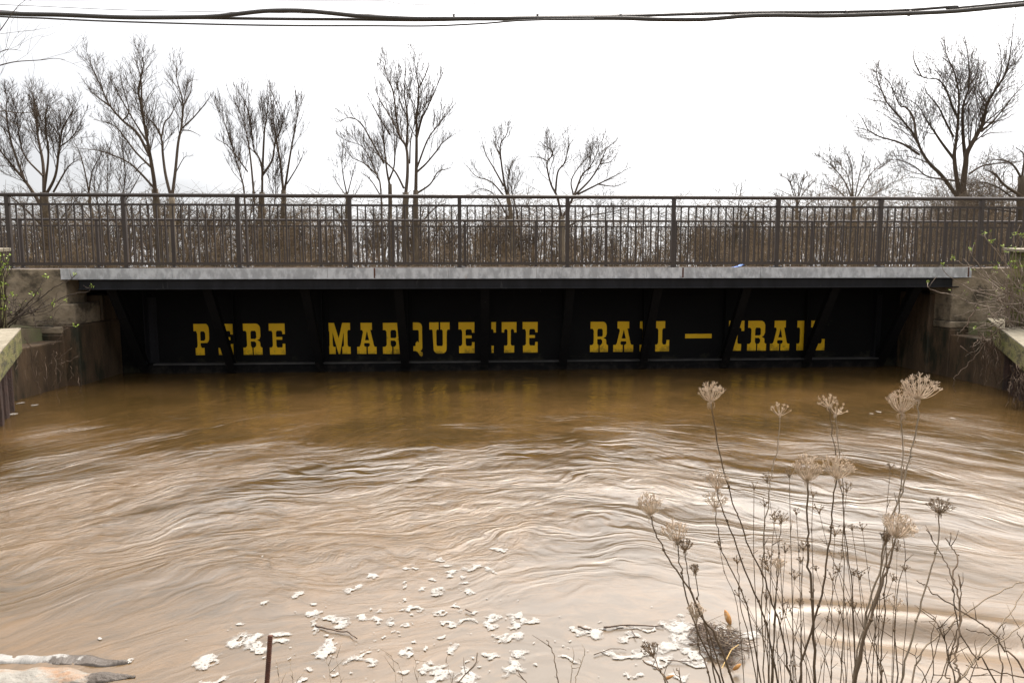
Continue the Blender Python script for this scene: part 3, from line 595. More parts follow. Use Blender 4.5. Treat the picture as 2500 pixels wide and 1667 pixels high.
def traced_tree(label, Y, trunks, limbs, seed, pale=False, maxlev=3, dens=(2.2, 3.2, 4.0), rmin=.011, ang=(22, 55), up=.35, spread=.35, group=None, nm='bare_tree', ytwig=1):
    r = np.random.RandomState(seed); k = Y/F_PX
    bx = W(trunks[0][0][0][0], 660, Y); base = (bx[0], Y, -.62)
    e = empty(nm, base, label, 'tree', group); tm = MB(); cm_ = MB()
    for P, r0, r1 in trunks:
        P3 = [W(px, py, Y) for px, py in P]; P3[0][2] = -.75
        Q = smooth_path(P3, 5); Q[1:-1] += r.normal(0, .02, (len(Q)-2, 3)); R_ = np.linspace(r0*k*.8, r1*k*.8, len(Q)); R_[0] *= 1.25; tm.tube(Q, R_, 10)
    for P, r0, r1 in limbs:
        dy = 0; P3 = []; sgn = r.uniform(-1, 1)
        tot = 0
        for i, (px, py) in enumerate(P):
            if i: tot += math.hypot(px-P[i-1][0], py-P[i-1][1])*k
            P3.append(W(px, py, Y+sgn*spread*tot))
        Q = smooth_path(P3, 5)
        grow(cm_, Q, r0*k*.58, r1*k*.45, 0, maxlev, r, dens, ang, up, (7, 4, 3, 3), rmin*.80*Y/45, 1.05)
    tm.build('trunk', M['barkpale' if pale else 'bark'], e, smooth=True); cm_.build('crown', M['barkpale' if pale == 2 else 'twig'], e, smooth=True)
    return e
TG = 'tall bare trees beyond the bridge'
traced_tree('broad bare tree rising at the left photo edge above the railing', 42, [([(118,672),(112,560),(108,470)], 13, 11)],
 [([(108,475),(105,400),(92,330),(88,270),(78,225)], 7, 1.5), ([(112,520),(87,480),(60,440),(30,405),(0,368),(-30,340)], 8, 2), ([(110,480),(135,430),(145,360),(155,310),(185,262)], 6, 1.4),
  ([(60,440),(28,350),(15,270),(22,235)], 5, 1.4), ([(130,470),(165,410),(190,390)], 4, 1.2), ([(105,430),(60,380),(45,320),(40,250)], 4, 1.2), ([(108,470),(118,380),(110,300),(120,240)], 5, 1.2), ([(112,560),(50,500),(10,470)], 5, 1.5), ([(145,360),(180,330),(215,260)], 3, 1), ([(114,580),(160,520),(200,470)],4,1.2)], 21, group=TG, dens=(2.6, 3.4, 4))
traced_tree('thin bare saplings clump between the broad left tree and the forked one', 48, [([(240,672),(225,540),(217,470)], 5, 4)],
 [([(217,470),(205,410),(193,370),(180,345)], 3.2, 1), ([(240,650),(250,550),(230,450),(245,380)], 3.5, 1), ([(290,660),(300,500),(305,410),(290,330)], 3.5, 1), ([(262,660),(262,470),(262,380)], 3, 1), ([(217,470),(225,420),(240,390),(250,370)], 3, 1), ([(300,500),(330,450),(345,420)], 3, 1), ([(225,540),(180,480),(160,430)],2.6,1)], 22, dens=(1.4, 2.3, 3), group=TG)
traced_tree('tall bare tree with dark limbs sweeping to the upper left above the railing', 40, [([(392,672),(385,540),(378,462)], 11, 9)],
 [([(380,500),(378,455),(370,400),(360,345),(345,260),(338,220),(350,165),(348,140)], 9, 1.6), ([(375,458),(340,420),(310,395),(250,370),(195,363)], 5, 1.4), ([(365,380),(335,325),(300,295),(268,258),(250,220),(232,180),(215,142)], 6, 1.3),
  ([(370,410),(330,370),(300,330),(275,305),(228,292)], 4.5, 1.2), ([(358,345),(330,300),(295,240),(275,195)], 4, 1.2), ([(268,258),(235,235),(215,215)], 3, 1), ([(345,260),(345,200),(330,140)], 3.5, 1.2), ([(300,295),(315,270),(300,215),(290,165)],3,1), ([(330,420),(350,400),(375,402)],2.5,1)], 23, group=TG, dens=(2.0, 3.0, 3.8))
traced_tree('pale trunked bare tree forking in a narrow V just above the rail', 39, [([(424,672),(420,560),(419,482)], 11, 8)],
 [([(420,490),(405,430),(398,380),(394,338),(378,305),(352,280),(348,240)], 6.5, 1.6), ([(419,490),(428,420),(435,350),(443,310),(447,260),(442,230),(432,195),(430,150)], 6.5, 1.4), ([(394,338),(402,300),(415,285),(430,255),(438,235)], 3.5, 1.2),
  ([(443,315),(470,290),(500,255),(515,232)], 3.6, 1.2), ([(443,318),(465,320),(490,332)], 3, 1), ([(447,260),(465,225),(470,190)], 3, 1), ([(430,420),(450,385),(465,382)],2,1)], 24, pale=True, group=TG, dens=(1.4, 2.8, 3.4))
traced_tree('vase shaped bare tree of many upright stems left of centre', 46, [([(640,672),(640,560),(640,470)], 10, 8), ([(696,672),(692,560),(692,465)], 8, 7)],
 [([(640,475),(640,415),(632,385),(620,365),(612,300),(600,255),(590,235)], 5, 1.2), ([(640,430),(665,390),(672,345),(688,300),(664,225)], 5, 1.2), ([(640,440),(645,330),(650,290),(658,225)], 5, 1.2), ([(692,470),(685,400),(675,345),(668,300),(660,232)], 5.5, 1.2),
  ([(695,465),(710,370),(725,290),(730,255)], 5, 1.2), ([(622,500),(612,390),(603,330),(592,290),(575,250)], 4.5, 1.1), ([(604,640),(597,480),(588,430),(570,370),(548,300),(530,260)], 4.5, 1.1), ([(605,420),(560,360),(528,340)], 3, 1), ([(700,450),(730,400),(742,370)], 3, 1), ([(625,640),(670,500),(672,430),(690,380)], 3, 1)], 25, ang=(16, 42), up=.45, group=TG, dens=(1.7, 2.6, 3.4))
traced_tree('tallest twin trunked bare tree standing at the centre left behind the railing', 40, [([(992,672),(989,560),(990,470)], 12, 9), ([(1018,672),(1015,560),(1015,465)], 10, 8)],
 [([(990,480),(995,420),(992,361),(973,325),(961,231),(945,188),(935,150)], 7.5, 1.4), ([(992,365),(995,289),(988,231),(990,140)], 5, 1.3), ([(1015,475),(1017,361),(1017,289),(1022,217),(1008,132)], 7.5, 1.3), ([(1017,340),(1030,290),(1045,260),(1065,215),(1080,178)], 4.5, 1.2),
  ([(1018,420),(1040,400),(1065,370),(1080,350),(1112,326)], 4.5, 1.2), ([(1018,472),(1050,450),(1070,420),(1102,410)], 4.5, 1.2), ([(1018,410),(1045,340),(1075,300),(1112,252)], 4, 1.1), ([(986,460),(965,420),(940,395),(915,370),(885,340)], 4.5, 1.2),
  ([(973,325),(950,280),(925,240),(915,190)], 3.5, 1), ([(1022,217),(1040,180),(1050,140)], 3, 1), ([(995,289),(975,240),(965,160)], 3, 1), ([(1015,560),(1060,510),(1090,495)], 4, 1.4), ([(1000,400),(1005,330),(1035,240)],3.5,1)], 26, ang=(18, 46), up=.45, group=TG, dens=(1.9, 2.8, 3.4))
traced_tree('slimmer bare tree with fanning stems just left of the tallest tree', 44, [([(955,672),(953,560),(952,450)], 7, 6)],
 [([(952,455),(945,420),(938,361),(934,318),(925,270)], 5, 1.2), ([(938,400),(910,350),(880,300),(850,288),(828,300)], 4, 1), ([(950,440),(963,400),(962,330),(955,260)], 4, 1.1), ([(936,672),(930,470),(919,426),(887,361),(847,345)], 4.5, 1.1),
  ([(952,330),(925,285),(894,231)], 3.4, 1), ([(919,426),(890,400),(860,385),(840,360)], 3, 1), ([(930,480),(905,440),(880,420)], 3, 1)], 27, ang=(16, 44), up=.4, group=TG, dens=(1.7, 2.6, 3.4))
traced_tree('small twiggy bare tree between the vase shaped and tallest trees', 50, [([(848,672),(847,560),(846,470)], 5, 4)],
 [([(847,475),(838,430),(835,395),(840,345)], 3, 1), ([(847,480),(860,430),(868,400)], 2.6, 1), ([(846,480),(825,450),(812,425)], 2.5, 1), ([(846,500),(870,470),(885,440)],2.5,1)], 28, group=TG, dens=(1.8, 2.6, 3.4), rmin=.013)
traced_tree('slender leaning bare tree just right of the middle with a crooked top', 40, [([(1262,672),(1250,560),(1238,470)], 8, 6)],
 [([(1238,478),(1230,440),(1222,380),(1223,350),(1236,330),(1243,295)], 5, 1.1), ([(1230,455),(1205,410),(1185,375),(1175,335)], 4, 1), ([(1240,472),(1241,430),(1250,400),(1268,378)], 3.6, 1), ([(1232,480),(1200,445),(1162,430),(1138,403)], 3.6, 1), ([(1222,382),(1210,355),(1202,335)], 2.6, 1),
  ([(1245,540),(1210,480),(1180,462),(1150,470)], 3.5, 1), ([(1280,640),(1262,520),(1250,470),(1252,420)], 4.5, 1.2)], 29, group=TG, dens=(1.7, 2.8, 3.4), pale=True)
traced_tree('crooked bare tree with wide right-leaning crown right of the middle', 36, [([(1374,672),(1372,580),(1372,528)], 11, 9)],
 [([(1372,535),(1360,480),(1345,450),(1335,400),(1348,380),(1345,365),(1325,355)], 5.5, 1.2), ([(1338,395),(1318,385),(1290,383)], 2.5, .9), ([(1356,470),(1362,420),(1380,395),(1387,350),(1385,312)], 4.5, 1), ([(1374,530),(1400,480),(1420,430),(1440,408),(1455,380),(1465,348)], 5.5, 1.1),
  ([(1400,480),(1440,440),(1465,400),(1480,365),(1500,348)], 4.5, 1), ([(1410,475),(1460,450),(1500,430),(1540,408)], 4.5, 1), ([(1376,560),(1430,530),(1480,520),(1545,508)], 4, 1), ([(1400,478),(1395,440),(1420,400),(1440,380)], 3.5, 1), ([(1460,450),(1500,455),(1530,445)], 3, 1), ([(1465,400),(1490,395),(1510,370)], 2.8, 1)], 30, group=TG, dens=(2.6, 3.4, 4), pale=True, ang=(25, 60))
traced_tree('largest bare tree with thick pale trunk and spreading crown above the right railing', 30, [([(2346,672),(2348,560),(2350,470)], 18, 15)],
 [([(2350,490),(2353,440),(2358,400),(2362,372),(2385,330),(2400,300),(2410,255),(2430,220),(2455,180),(2465,140),(2475,58)], 13, 1.6), ([(2346,490),(2335,430),(2330,380),(2335,340),(2340,280),(2340,220),(2325,165),(2300,140)], 10, 1.4), ([(2358,395),(2352,340),(2350,280),(2354,250),(2366,210),(2365,150),(2355,88)], 8, 1.3),
  ([(2344,490),(2300,430),(2270,400),(2250,370),(2235,335),(2200,290),(2165,250),(2150,220),(2115,195)], 8.5, 1.2), ([(2245,378),(2200,350),(2150,335),(2120,320),(2080,308)], 5, 1.1), ([(2238,338),(2230,290),(2215,265),(2195,255),(2170,200),(2130,168)], 5, 1), ([(2328,387),(2300,350),(2280,320),(2260,290),(2240,258),(2195,232)], 6, 1.1),
  ([(2328,335),(2310,300),(2290,260),(2262,225),(2255,195)], 5, 1), ([(2340,290),(2325,260),(2310,220),(2290,195),(2250,188),(2215,155)], 5.5, 1), ([(2337,442),(2300,438),(2262,430),(2230,405),(2190,390),(2165,392)], 4.5, 1.1), ([(2366,425),(2400,405),(2450,398),(2500,394)], 4.5, 1.2), ([(2397,335),(2420,325),(2485,322)], 3.5, 1), ([(2396,322),(2430,290),(2470,240),(2505,200)], 5, 1.2), ([(2410,300),(2450,292),(2480,275)], 3, 1),
  ([(2165,250),(2150,215),(2140,180),(2150,140)], 3, 1), ([(2366,210),(2385,180),(2390,130)], 3.5, 1), ([(2325,165),(2310,130),(2305,85)], 3, 1), ([(2430,220),(2445,170),(2440,110)], 3.5, 1), ([(2410,255),(2390,215),(2400,160)], 3, 1), ([(2250,188),(2230,140),(2240,100)], 3, 1), ([(2270,400),(2230,385),(2190,380)],2.6,1), ([(2120,320),(2105,290),(2090,270)],2.4,1)], 31, pale=True, group=TG, dens=(3.0, 3.8, 4.2), ang=(25, 58), up=.3, rmin=.011)
traced_tree('dark twisted tree pushing in at the right photo edge above the railing', 26, [([(2500,672),(2494,560),(2496,430)], 16, 12)],
 [([(2494,480),(2450,450),(2430,425),(2400,412)], 7, 1.6), ([(2492,520),(2430,512),(2330,506),(2250,515)], 5, 1.5), ([(2494,500),(2440,460),(2400,445),(2370,450)], 4.5, 1.3), ([(2496,440),(2470,400),(2430,390),(2400,400)], 5, 1.3), ([(2496,560),(2450,545),(2350,560),(2240,548)], 4, 1.2), ([(2496,430),(2500,380),(2480,360)], 5, 1.3), ([(2493,470),(2460,470),(2440,490)], 4, 1.2)], 32, group=TG, dens=(4, 4.5, 5), ang=(30, 70), up=.12, rmin=.010)
traced_tree('low spreading vase shaped bare tree left of the largest tree', 48, [([(2085,672),(2085,560),(2085,490)], 7, 5)],
 [([(2085,495),(2060,440),(2025,400),(1998,378)], 3.4, 1), ([(2083,490),(2078,400),(2062,370)], 3.2, 1), ([(2088,490),(2130,420),(2172,388)], 3.2, 1), ([(2086,490),(2100,420),(2110,370)], 3, 1), ([(2083,500),(2040,460),(2010,450)], 3, 1), ([(2086,520),(2140,470),(2190,440)], 3, 1), ([(2084,500),(2070,430),(2035,385)], 2.6, 1)], 33, group=TG, dens=(1.9, 2.6, 3.2), rmin=.014)
traced_tree('round crowned small bare tree right of the open sky gap', 52, [([(1946,672),(1946,560),(1946,500)], 6, 5)],
 [([(1946,505),(1940,470),(1925,440),(1905,430)], 3, 1), ([(1946,505),(1950,460),(1945,425)], 3, 1), ([(1946,505),(1965,465),(1990,440)], 3, 1), ([(1946,520),(1915,490),(1890,475)], 3, 1), ([(1946,520),(1985,490),(2012,480)], 3, 1), ([(1946,500),(1930,450),(1938,428)], 2.5, 1), ([(1946,500),(1960,445),(1972,428)], 2.5, 1)], 34, group=TG, dens=(2.2, 2.8, 3.4), rmin=.015)
traced_tree('sparse small tree whose tip just clears the rail under open sky', 40, [([(1790,672),(1795,600),(1800,540)], 6, 5)],
 [([(1800,545),(1803,500),(1808,470),(1812,435)], 3, .9), ([(1798,560),(1775,520),(1750,490)], 3, 1), ([(1800,560),(1825,520),(1840,480)], 3, 1), ([(1795,600),(1765,570),(1740,560)], 3, 1)], 35, group=TG, dens=(1.6, 2.6, 3.4))
# branches reaching in from a tree standing outside the picture on the left
e_ = traced_tree('near twigs of a budding tree reaching in at the upper left corner', 6.5, [([(-420,1100),(-400,500),(-330,250)], 30, 18)],
 [([(-330,255),(-150,190),(-40,172),(0,160),(40,151),(100,147),(130,143),(158,146)], 3.6, 1.0), ([(-330,270),(-120,200),(-20,140),(0,128),(20,121),(52,124)], 3, .7), ([(-330,300),(-120,290),(0,272),(40,276),(80,274),(122,266)], 3.6, 1.0), ([(-40,275),(0,282),(50,310),(104,330)], 2, .7), ([(-330,250),(-100,130),(-20,90),(0,75),(25,40),(45,15),(66,-2)], 3, .9)],
 36, dens=(1.5, 3, 0), rmin=.012, maxlev=2, spread=.05, ang=(20, 50))
# ---------------------------------------------------------------- background wood
def small_tree(seed, h, kind):
    r = np.random.RandomState(seed); tm = MB(); cm_ = MB()
    n = 6; P = [np.array([0, 0, -.2])]
    lean = r.normal(0, .06, 2)
    for i in range(n): P.append(P[-1]+np.array([lean[0]+r.normal(0, .05), lean[1], 1])*h*.62/n)
    P = np.array(P); tm.tube(P, np.linspace(h*.011, h*.005, n+1), 6)
    for i in range(int(8+kind*3)):
        t_ = r.uniform(.25, 1); f = t_*(n-1); j = int(f); q = P[j]+(P[j+1]-P[j])*(f-j); az = i*2.4
        an = radians(r.uniform(18, 50)); d = np.array([sin(an)*cos(az), sin(an)*sin(az), cos(an)]); l = h*r.uniform(.25, .42)
        pts = [q]
        for s_ in range(5): d = norm(d+r.normal(0, .16, 3)+[0, 0, .08]); pts.append(pts[-1]+d*l/5)
        grow(cm_, np.array(pts), h*.007, h*.003, 1, 3, r, (1.2, 1.7, 2.2), (25, 60), .25, (5, 4, 3, 3), .017)
    return tm, cm_
protos = []
for k in range(6):
    h = (6.5, 8, 5.5, 7, 9, 6)[k]; tm, cm_ = small_tree(100+k, h, k % 3)
    a = tm.build('trunk', M['bark'], None, smooth=True); c = cm_.build('crown', M['twig'], None, smooth=True); protos.append((a, c))
used = set(); r = np.random.RandomState(9)
spots = []
for i in range(96):
    px = r.uniform(-60, 2560); Y_ = r.uniform(48, 88)
    # height of the wood's skyline by picture position
    sk = np.interp(px, [0, 200, 500, 750, 1000, 1130, 1250, 1600, 1700, 1850, 2000, 2200, 2500], [540, 470, 440, 480, 480, 500, 530, 540, 510, 500, 475, 470, 450])
    H = (650-sk+r.uniform(-45, 20))*Y_/F_PX+.6
    spots.append((px, Y_, max(H, 2.0)))
for i, (px, Y_, H) in enumerate(spots):
    k = i % 6; p = W(px, 650, Y_); s_ = H/(6.5, 8, 5.5, 7, 9, 6)[k]/.98
    e = empty('bare_tree', (p[0], Y_, -.62), 'small bare tree of the dense wood seen through the railing', 'tree', 'small bare trees of the far wood')
    e.scale = (s_*1.1, s_*1.1, s_); e.rotation_euler = (0, 0, r.rand()*6.28)
    for q in protos[k]:
        if q.name in used: c = q.copy(); col.objects.link(c)
        else: c = q; used.add(q.name)
        c.parent = e; c.location = (0, 0, 0)
# undergrowth: uncountable wands and brush
mb = MB(); r = np.random.RandomState(12)
NW = 13500
for i in range(NW):
    px = r.uniform(-120, 2620); Y_ = r.uniform(38, 85) if r.rand() < .7 else r.uniform(24, 38)
    top = np.interp(px, [0, 300, 600, 900, 1100, 1300, 1500, 1700, 1850, 1950, 2100, 2300, 2500], [580, 592, 588, 600, 595, 600, 590, 570, 550, 505, 490, 482, 470])
    top += abs(r.normal(0, 26))-8+16*sin(px*.021)+12*sin(px*.053+1)
    if r.rand() < .35+.35*sin(px*.017+2)*sin(px*.006): continue
    tall = r.rand() < .27
    if tall: top = min(top, 560)-r.uniform(0, 95); Y_ = max(Y_, 40)
    yb = W(px, 650, Y_); zt = W(px, top, Y_)[2]
    h = max(zt+.62, .8)*(1 if tall else r.uniform(.45, 1.0) if r.rand() < .75 else r.uniform(1, 1.2)); lean = r.normal(0, .14 if tall else .22, 2)
    b0 = np.array([yb[0], Y_, -.7]); ph = r.uniform(0, 6.28)
    P = np.array([b0+np.array([lean[0]*h*t_*t_+.12*sin(ph+6*t_), lean[1]*h*t_*t_, h*t_]) for t_ in (0, .35, .7, 1)])
    rr = r.uniform(.010, .034)*Y_/50
    mb.tube(P, [rr, rr*.8, rr*.5, rr*.25], 3, cap=False)
    for c in range(7 if tall else 3):
        q = P[1+c % 2]+(P[2+c % 2]-P[1+c % 2])*r.rand(); d = np.array([r.normal(0, .8), r.normal(0, .4), r.uniform(.1, .8)])*min(h*.34, 1.3)
        mb.tube([q, q+d*.5+[0, 0, .04], q+d], [rr*.55, rr*.4, rr*.25], 3, cap=False)
o = mb.build('undergrowth', M['brush']); tag(o, 'dense brown leafless undergrowth at the edge of the wood', 'undergrowth', kind='stuff')
# ---------------------------------------------------------------- overhead cables
YC = 9.0
def cable(name, pts, rpx, label, mm='cable', Y=YC, k=8):
    P = smooth_path([W(x, y, Y) for x, y in pts], 8); o = MB().tube(P, rpx*Y/F_PX, k).build(name, M[mm], smooth=True)
    return tag(o, label, 'cable', 'overhead cables')
cable('overhead_cable', [(-4500,-315),(-1500,-50),(-300,15),(0,33),(150,37),(300,43),(450,43),(520,41),(570,36),(650,27.5),(730,26.5),(800,32),(880,40),(1000,46),(1100,46.5),(1300,46),(1500,45),(1600,48),(1700,48.5),(1760,45),(1820,40),(1900,38),(2000,39.5),(2100,37.5),(2300,30),(2400,22),(2500,12),(4200,-150),(7000,-520)], 5.0, 'thickest black cable that arches up left of centre and dips at the right')
cable('overhead_cable', [(-4500,-318),(-1500,-53),(-300,12),(0,29),(80,36),(200,40),(420,43.5),(570,45.5),(700,47),(860,48),(1000,50),(1100,49),(1250,44),(1400,42),(1500,41),(1650,36.5),(1800,33),(1900,31.5),(2040,30),(2200,26),(2330,17),(2500,5),(4200,-165),(7000,-540)], 3.4, 'middle black cable lying straight under the arching one and above it at the right', Y=YC+.06)
cable('overhead_cable', [(-4500,-310),(-1500,-45),(-300,20),(0,41),(100,45),(250,52),(500,59.5),(700,63),(900,63.5),(1050,64),(1180,58),(1260,51.5),(1350,48.5),(1450,47)], 2.0, 'thin brown cable hanging lowest that joins the bundle near the middle', Y=YC-.05)
cable('overhead_cable', [(-4500,-325),(-1500,-60),(-300,5),(0,12),(300,25),(575,30.5),(800,34),(1100,36.5),(1500,36.5),(1700,31),(2400,4),(4200,-140),(7000,-500)], .75, 'hair thin steel wire running just above the black bundle', 'wire', Y=YC+.12, k=5)
cable('overhead_cable', [(-4500,-336),(-1500,-71),(-300,-6),(550,0.3),(900,1.6),(1400,1.0),(4200,-130),(7000,-480)], .9, 'very thin dark wire along the top photo edge', 'cable', Y=YC+.8, k=5)
for i, x in enumerate((1108, 1312, 1515, 2065, 2220)):
    p = W(x, 41 if x < 2000 else 33, YC+.03); MBx = MB().tube([p+[-.012, 0, 0], p+[.012, 0, 0]], .034 if x < 2000 else .036, 10)
    o = MBx.build('cable_clamp', M['cable']); tag(o, 'small dark clamp band strapping the overhead cable bundle', 'clamp', 'clamps on the cable bundle')
# ---------------------------------------------------------------- rebar, culvert, litter on deck
P = [W(648, 1720, 2.5), W(652, 1660, 2.52), W(660, 1550, 2.56)]
b_ = MB(); A_, B_ = P[0]-(P[2]-P[0])*.7, P[2]; rr = 5.6*2.55/F_PX; nrib = 62; Q = []; R_ = []
for i in range(nrib*4+1):
    t_ = i/(nrib*4); Q.append(A_+(B_-A_)*t_); R_.append(rr*(1.0 if i % 4 in (0, 3) else 1.18))
b_.tube(Q, R_, 10); o = b_.build('rebar', M['rebar'], smooth=True); tag(o, 'rusty ribbed reinforcing bar standing upright in the water by the foam', 'steel bar')
cv = empty('culvert_pipe', tuple(WZ(100, 1625, ZW)), 'corroded white painted pipe end with pointed lips half sunk at the lower left', 'pipe')
def hull(name, top, bot, mt, hgt, z0, mt2=None, split=None):
    """curved shell between two pixel lines: back line to front line, arched"""
    n = 40; K = 9; V = []
    xs = np.linspace(top[0][0], top[-1][0], n)
    ty = np.interp(xs, [p[0] for p in top], [p[1] for p in top]); by = np.interp(xs, [p[0] for p in bot], [p[1] for p in bot])
    for x, a, b2 in zip(xs, ty, by):
        A_ = WZ(x, a, z0); B_ = WZ(x, b2, z0); w = np.linalg.norm(A_-B_)
        for j in range(K):
            t_ = j/(K-1); p = A_+(B_-A_)*t_; p = p+np.array([0, 0, min(hgt, w*.5)*sin(pi*t_)**.7-(.05 if j in (0, K-1) else 0)]); V.append(p+np.array([0, .004, .004])*sin(7*x*.06+j)+np.array([0, 0, .004])*sin(x*.31))
    f = [(i*K+j, i*K+j+1, (i+1)*K+j+1, (i+1)*K+j) for i in range(n-1) for j in range(K-1)]
    fa = f if split is None else [q for q in f if xs[q[0]//K]-(q[0] % K)*4 < split]
    b_ = MB().add(V, fa); o = b_.build(name, M[mt], cv, smooth=True); s_ = o.modifiers.new('solid', 'SOLIDIFY'); s_.thickness = .006
    if split is not None:
        b_ = MB().add(V, [q for q in f if q not in set(fa)]); o = b_.build(name.replace('lip', 'tip'), M[mt2], cv, smooth=True); s_ = o.modifiers.new('solid', 'SOLIDIFY'); s_.thickness = .006
def culv(name, base, xs0, slope):
    m = M[base].copy(); m.name = name; t = m.node_tree; b = t.nodes['Principled BSDF']; src = b.inputs['Base Color'].links[0].from_socket
    g = t.nodes.new('ShaderNodeNewGeometry'); sp_ = t.nodes.new('ShaderNodeSeparateXYZ'); t.links.new(g.outputs['Position'], sp_.inputs[0])
    n = t.nodes.new('ShaderNodeTexNoise'); n.inputs['Scale'].default_value = 11; n.inputs['Detail'].default_value = 8; n.inputs['Roughness'].default_value = .75; t.links.new(g.outputs['Position'], n.inputs[0])
    a = t.nodes.new('ShaderNodeMath'); a.operation = 'MULTIPLY_ADD'; a.inputs[1].default_value = slope; t.links.new(n.outputs[0], a.inputs[0]); t.links.new(sp_.outputs[0], a.inputs[2])
    r = t.nodes.new('ShaderNodeMapRange'); r.inputs[1].default_value = xs0; r.inputs[2].default_value = xs0+.05; t.links.new(a.outputs[0], r.inputs[0])
    x = t.nodes.new('ShaderNodeMix'); x.data_type = 'RGBA'; x.inputs[7].default_value = (.075, .060, .048, 1); t.links.new(src, x.inputs[6]); t.links.new(r.outputs[0], x.inputs[0]); t.links.new(x.outputs[2], b.inputs['Base Color']); M[name] = m
culv('rear_lip_paint', 'whitemetal2', float(WZ(170, 1610, ZW)[0])+.35, .8); culv('front_lip_paint', 'whitemetal', float(WZ(225, 1650, ZW)[0])+.45, .9)
hull('rear_lip', [(-300,1640),(-100,1606),(0,1600),(80,1597),(180,1598),(310,1615),(322,1619)], [(-300,1660),(0,1626),(100,1625),(200,1630),(250,1636),(300,1626),(322,1621)], 'rear_lip_paint', .014, ZW-.004)
hull('front_lip', [(-300,1660),(0,1630),(100,1628),(160,1630),(215,1637),(322,1654),(330,1656)], [(-300,1730),(0,1690),(150,1684),(250,1672),(322,1659),(330,1657)], 'front_lip_paint', .020, ZW-.004)
b_ = MB(); q = W(1795, 646, 10.6); A_ = W(1788, 645, 10.62); B_ = W(1815, 641, 10.55)
r = np.random.RandomState(3); V = []; 
for i in range(9):
    for j in range(4): V.append((A_[0]+(B_[0]-A_[0])*i/8, 10.50+.05*j+.01*r.rand(), .010+.035*r.rand()*(i/8)+.02*(i > 5)))
b_.add(V, [(i*4+j, i*4+j+1, i*4+j+5, i*4+j+4) for i in range(8) for j in range(3)]); o = b_.build('plastic_scrap', M['blue']); s_ = o.modifiers.new('solid', 'SOLIDIFY'); s_.thickness = .003
tag(o, 'crumpled bright blue plastic scrap lying on the deck edge below the railing', 'litter')
# ---------------------------------------------------------------- foam
r = np.random.RandomState(17)
BL = [(860,1440,17,7),(905,1413,17,6),(725,1452,14,5),(645,1476,12,4),(672,1546,11,4),(581,1532,13,6),(572,1570,22,14),(590,1564,14,13),(615,1567,14,16),(628,1580,12,6),(672,1547,24,6),(697,1545,20,8),(685,1570,26,8),(640,1585,18,6),
 (500,1612,22,12),(505,1620,20,9),(757,1503,16,7),(780,1497,14,5),(800,1510,28,7),(765,1530,10,16),(835,1522,22,13),(792,1580,18,13),(800,1590,20,12),(810,1568,11,7),(786,1556,9,4),(890,1510,14,9),(912,1515,12,10),(905,1492,10,5),(950,1520,18,5),(932,1497,8,7),
 (870,1613,20,8),(893,1604,14,6),(900,1622,18,6),(893,1570,0,0),(992,1594,13,10),(745,1638,14,6),(818,1642,13,4),(740,1663,14,5),(530,1660,22,6),(505,1663,18,5),(988,1644,13,7),(1040,1635,16,13),(1068,1630,22,10),(1085,1650,30,12),(1060,1660,22,8),(1048,1615,12,5),(1140,1650,18,18),(1155,1656,16,11),(1106,1592,11,8),
 (1190,1590,16,8),(1203,1600,14,9),(1196,1604,12,6),(1205,1510,18,7),(1190,1521,12,6),(1200,1530,16,8),(1255,1500,20,9),(1270,1512,26,9),(1300,1518,24,6),(1262,1525,22,7),(1225,1553,16,9),(1270,1550,26,9),(1250,1557,10,7),(1268,1598,20,10),(1258,1625,12,18),(1250,1640,26,10),(1262,1612,22,8),
 (1113,1485,10,13),(1073,1491,14,5),(1166,1495,10,7),(1005,1485,22,5),(1150,1519,14,4),(1095,1528,22,4),(1130,1521,20,4),(1075,1553,14,6),(1002,1532,16,3.5),(955,1524,16,5),(1058,1420,9,6),(990,1431,7,4),(1140,1447,16,6),(1135,1422,18,6),(1155,1390,26,5),(1215,1343,22,4),(1225,1350,14,5),(1110,1400,15,7),(1105,1412,13,4),(1195,1395,10,7),(1210,1403,9,6),(1085,1380,18,4),(1068,1365,12,3),(1038,1438,8,5),(990,1390,12,4),(1015,1389,9,4),(1068,1446,14,5),
 (1400,1540,16,4),(1430,1545,28,7),(1450,1550,24,8),(1480,1538,28,5),(1530,1536,40,4),(1580,1535,36,4),(1640,1530,30,14),(1660,1520,26,14),(1680,1560,40,24),(1640,1580,36,16),(1600,1590,50,12),(1560,1600,46,10),(1520,1600,30,7),(1490,1592,26,6),(1540,1562,34,5),(1550,1555,18,6),(1580,1570,12,5),(1620,1610,34,9),(1690,1600,30,12),(1740,1590,36,20),(1760,1550,24,16),(1790,1560,26,14),(1800,1590,14,10),(1590,1620,26,6),(1545,1640,14,5),(1500,1608,14,6),(1386,1587,8,3),(1380,1608,20,5),(1393,1613,18,5),(1535,1650,16,4),(1656,1658,22,5),(1700,1620,30,8),(1832,1555,24,5),
 (1376,1557,6,2.5),(1310,1624,7,3),(1285,1570,4,2),(1325,1566,5,2),(1352,1570,4,2),(760,1472,8,3),(700,1600,6,3),(650,1602,5,3),(610,1660,8,3),(2326,1022,5,2.5),(2145,1006,6,2),(2128,1011,5,1.5),(20,1000,14,3),(50,985,10,2.5),(85,990,8,2),(30,1012,12,2.5),(1162,1428,0,0)]
for i in range(420):
    px, py = r.normal(1120, 270), 1665-abs(r.normal(0, 110)); BL.append((px, py, r.uniform(1.5, 5.5)+(2 if r.rand() < .2 else 0), r.uniform(.8, 2.2)))
BW = []
for px, py, a, c in BL:
    if a <= 0: continue
    p = WZ(px, py, ZW); q = WZ(px+a, py, ZW); s_ = WZ(px, py-c, ZW); BW.append((p[0], p[1], abs(q[0]-p[0]), abs(s_[1]-p[1])))
BW = np.array(BW); mb = MB(); cell = .006
x0, x1, y0, y1 = -2.6, 2.2, 2.5, 4.6
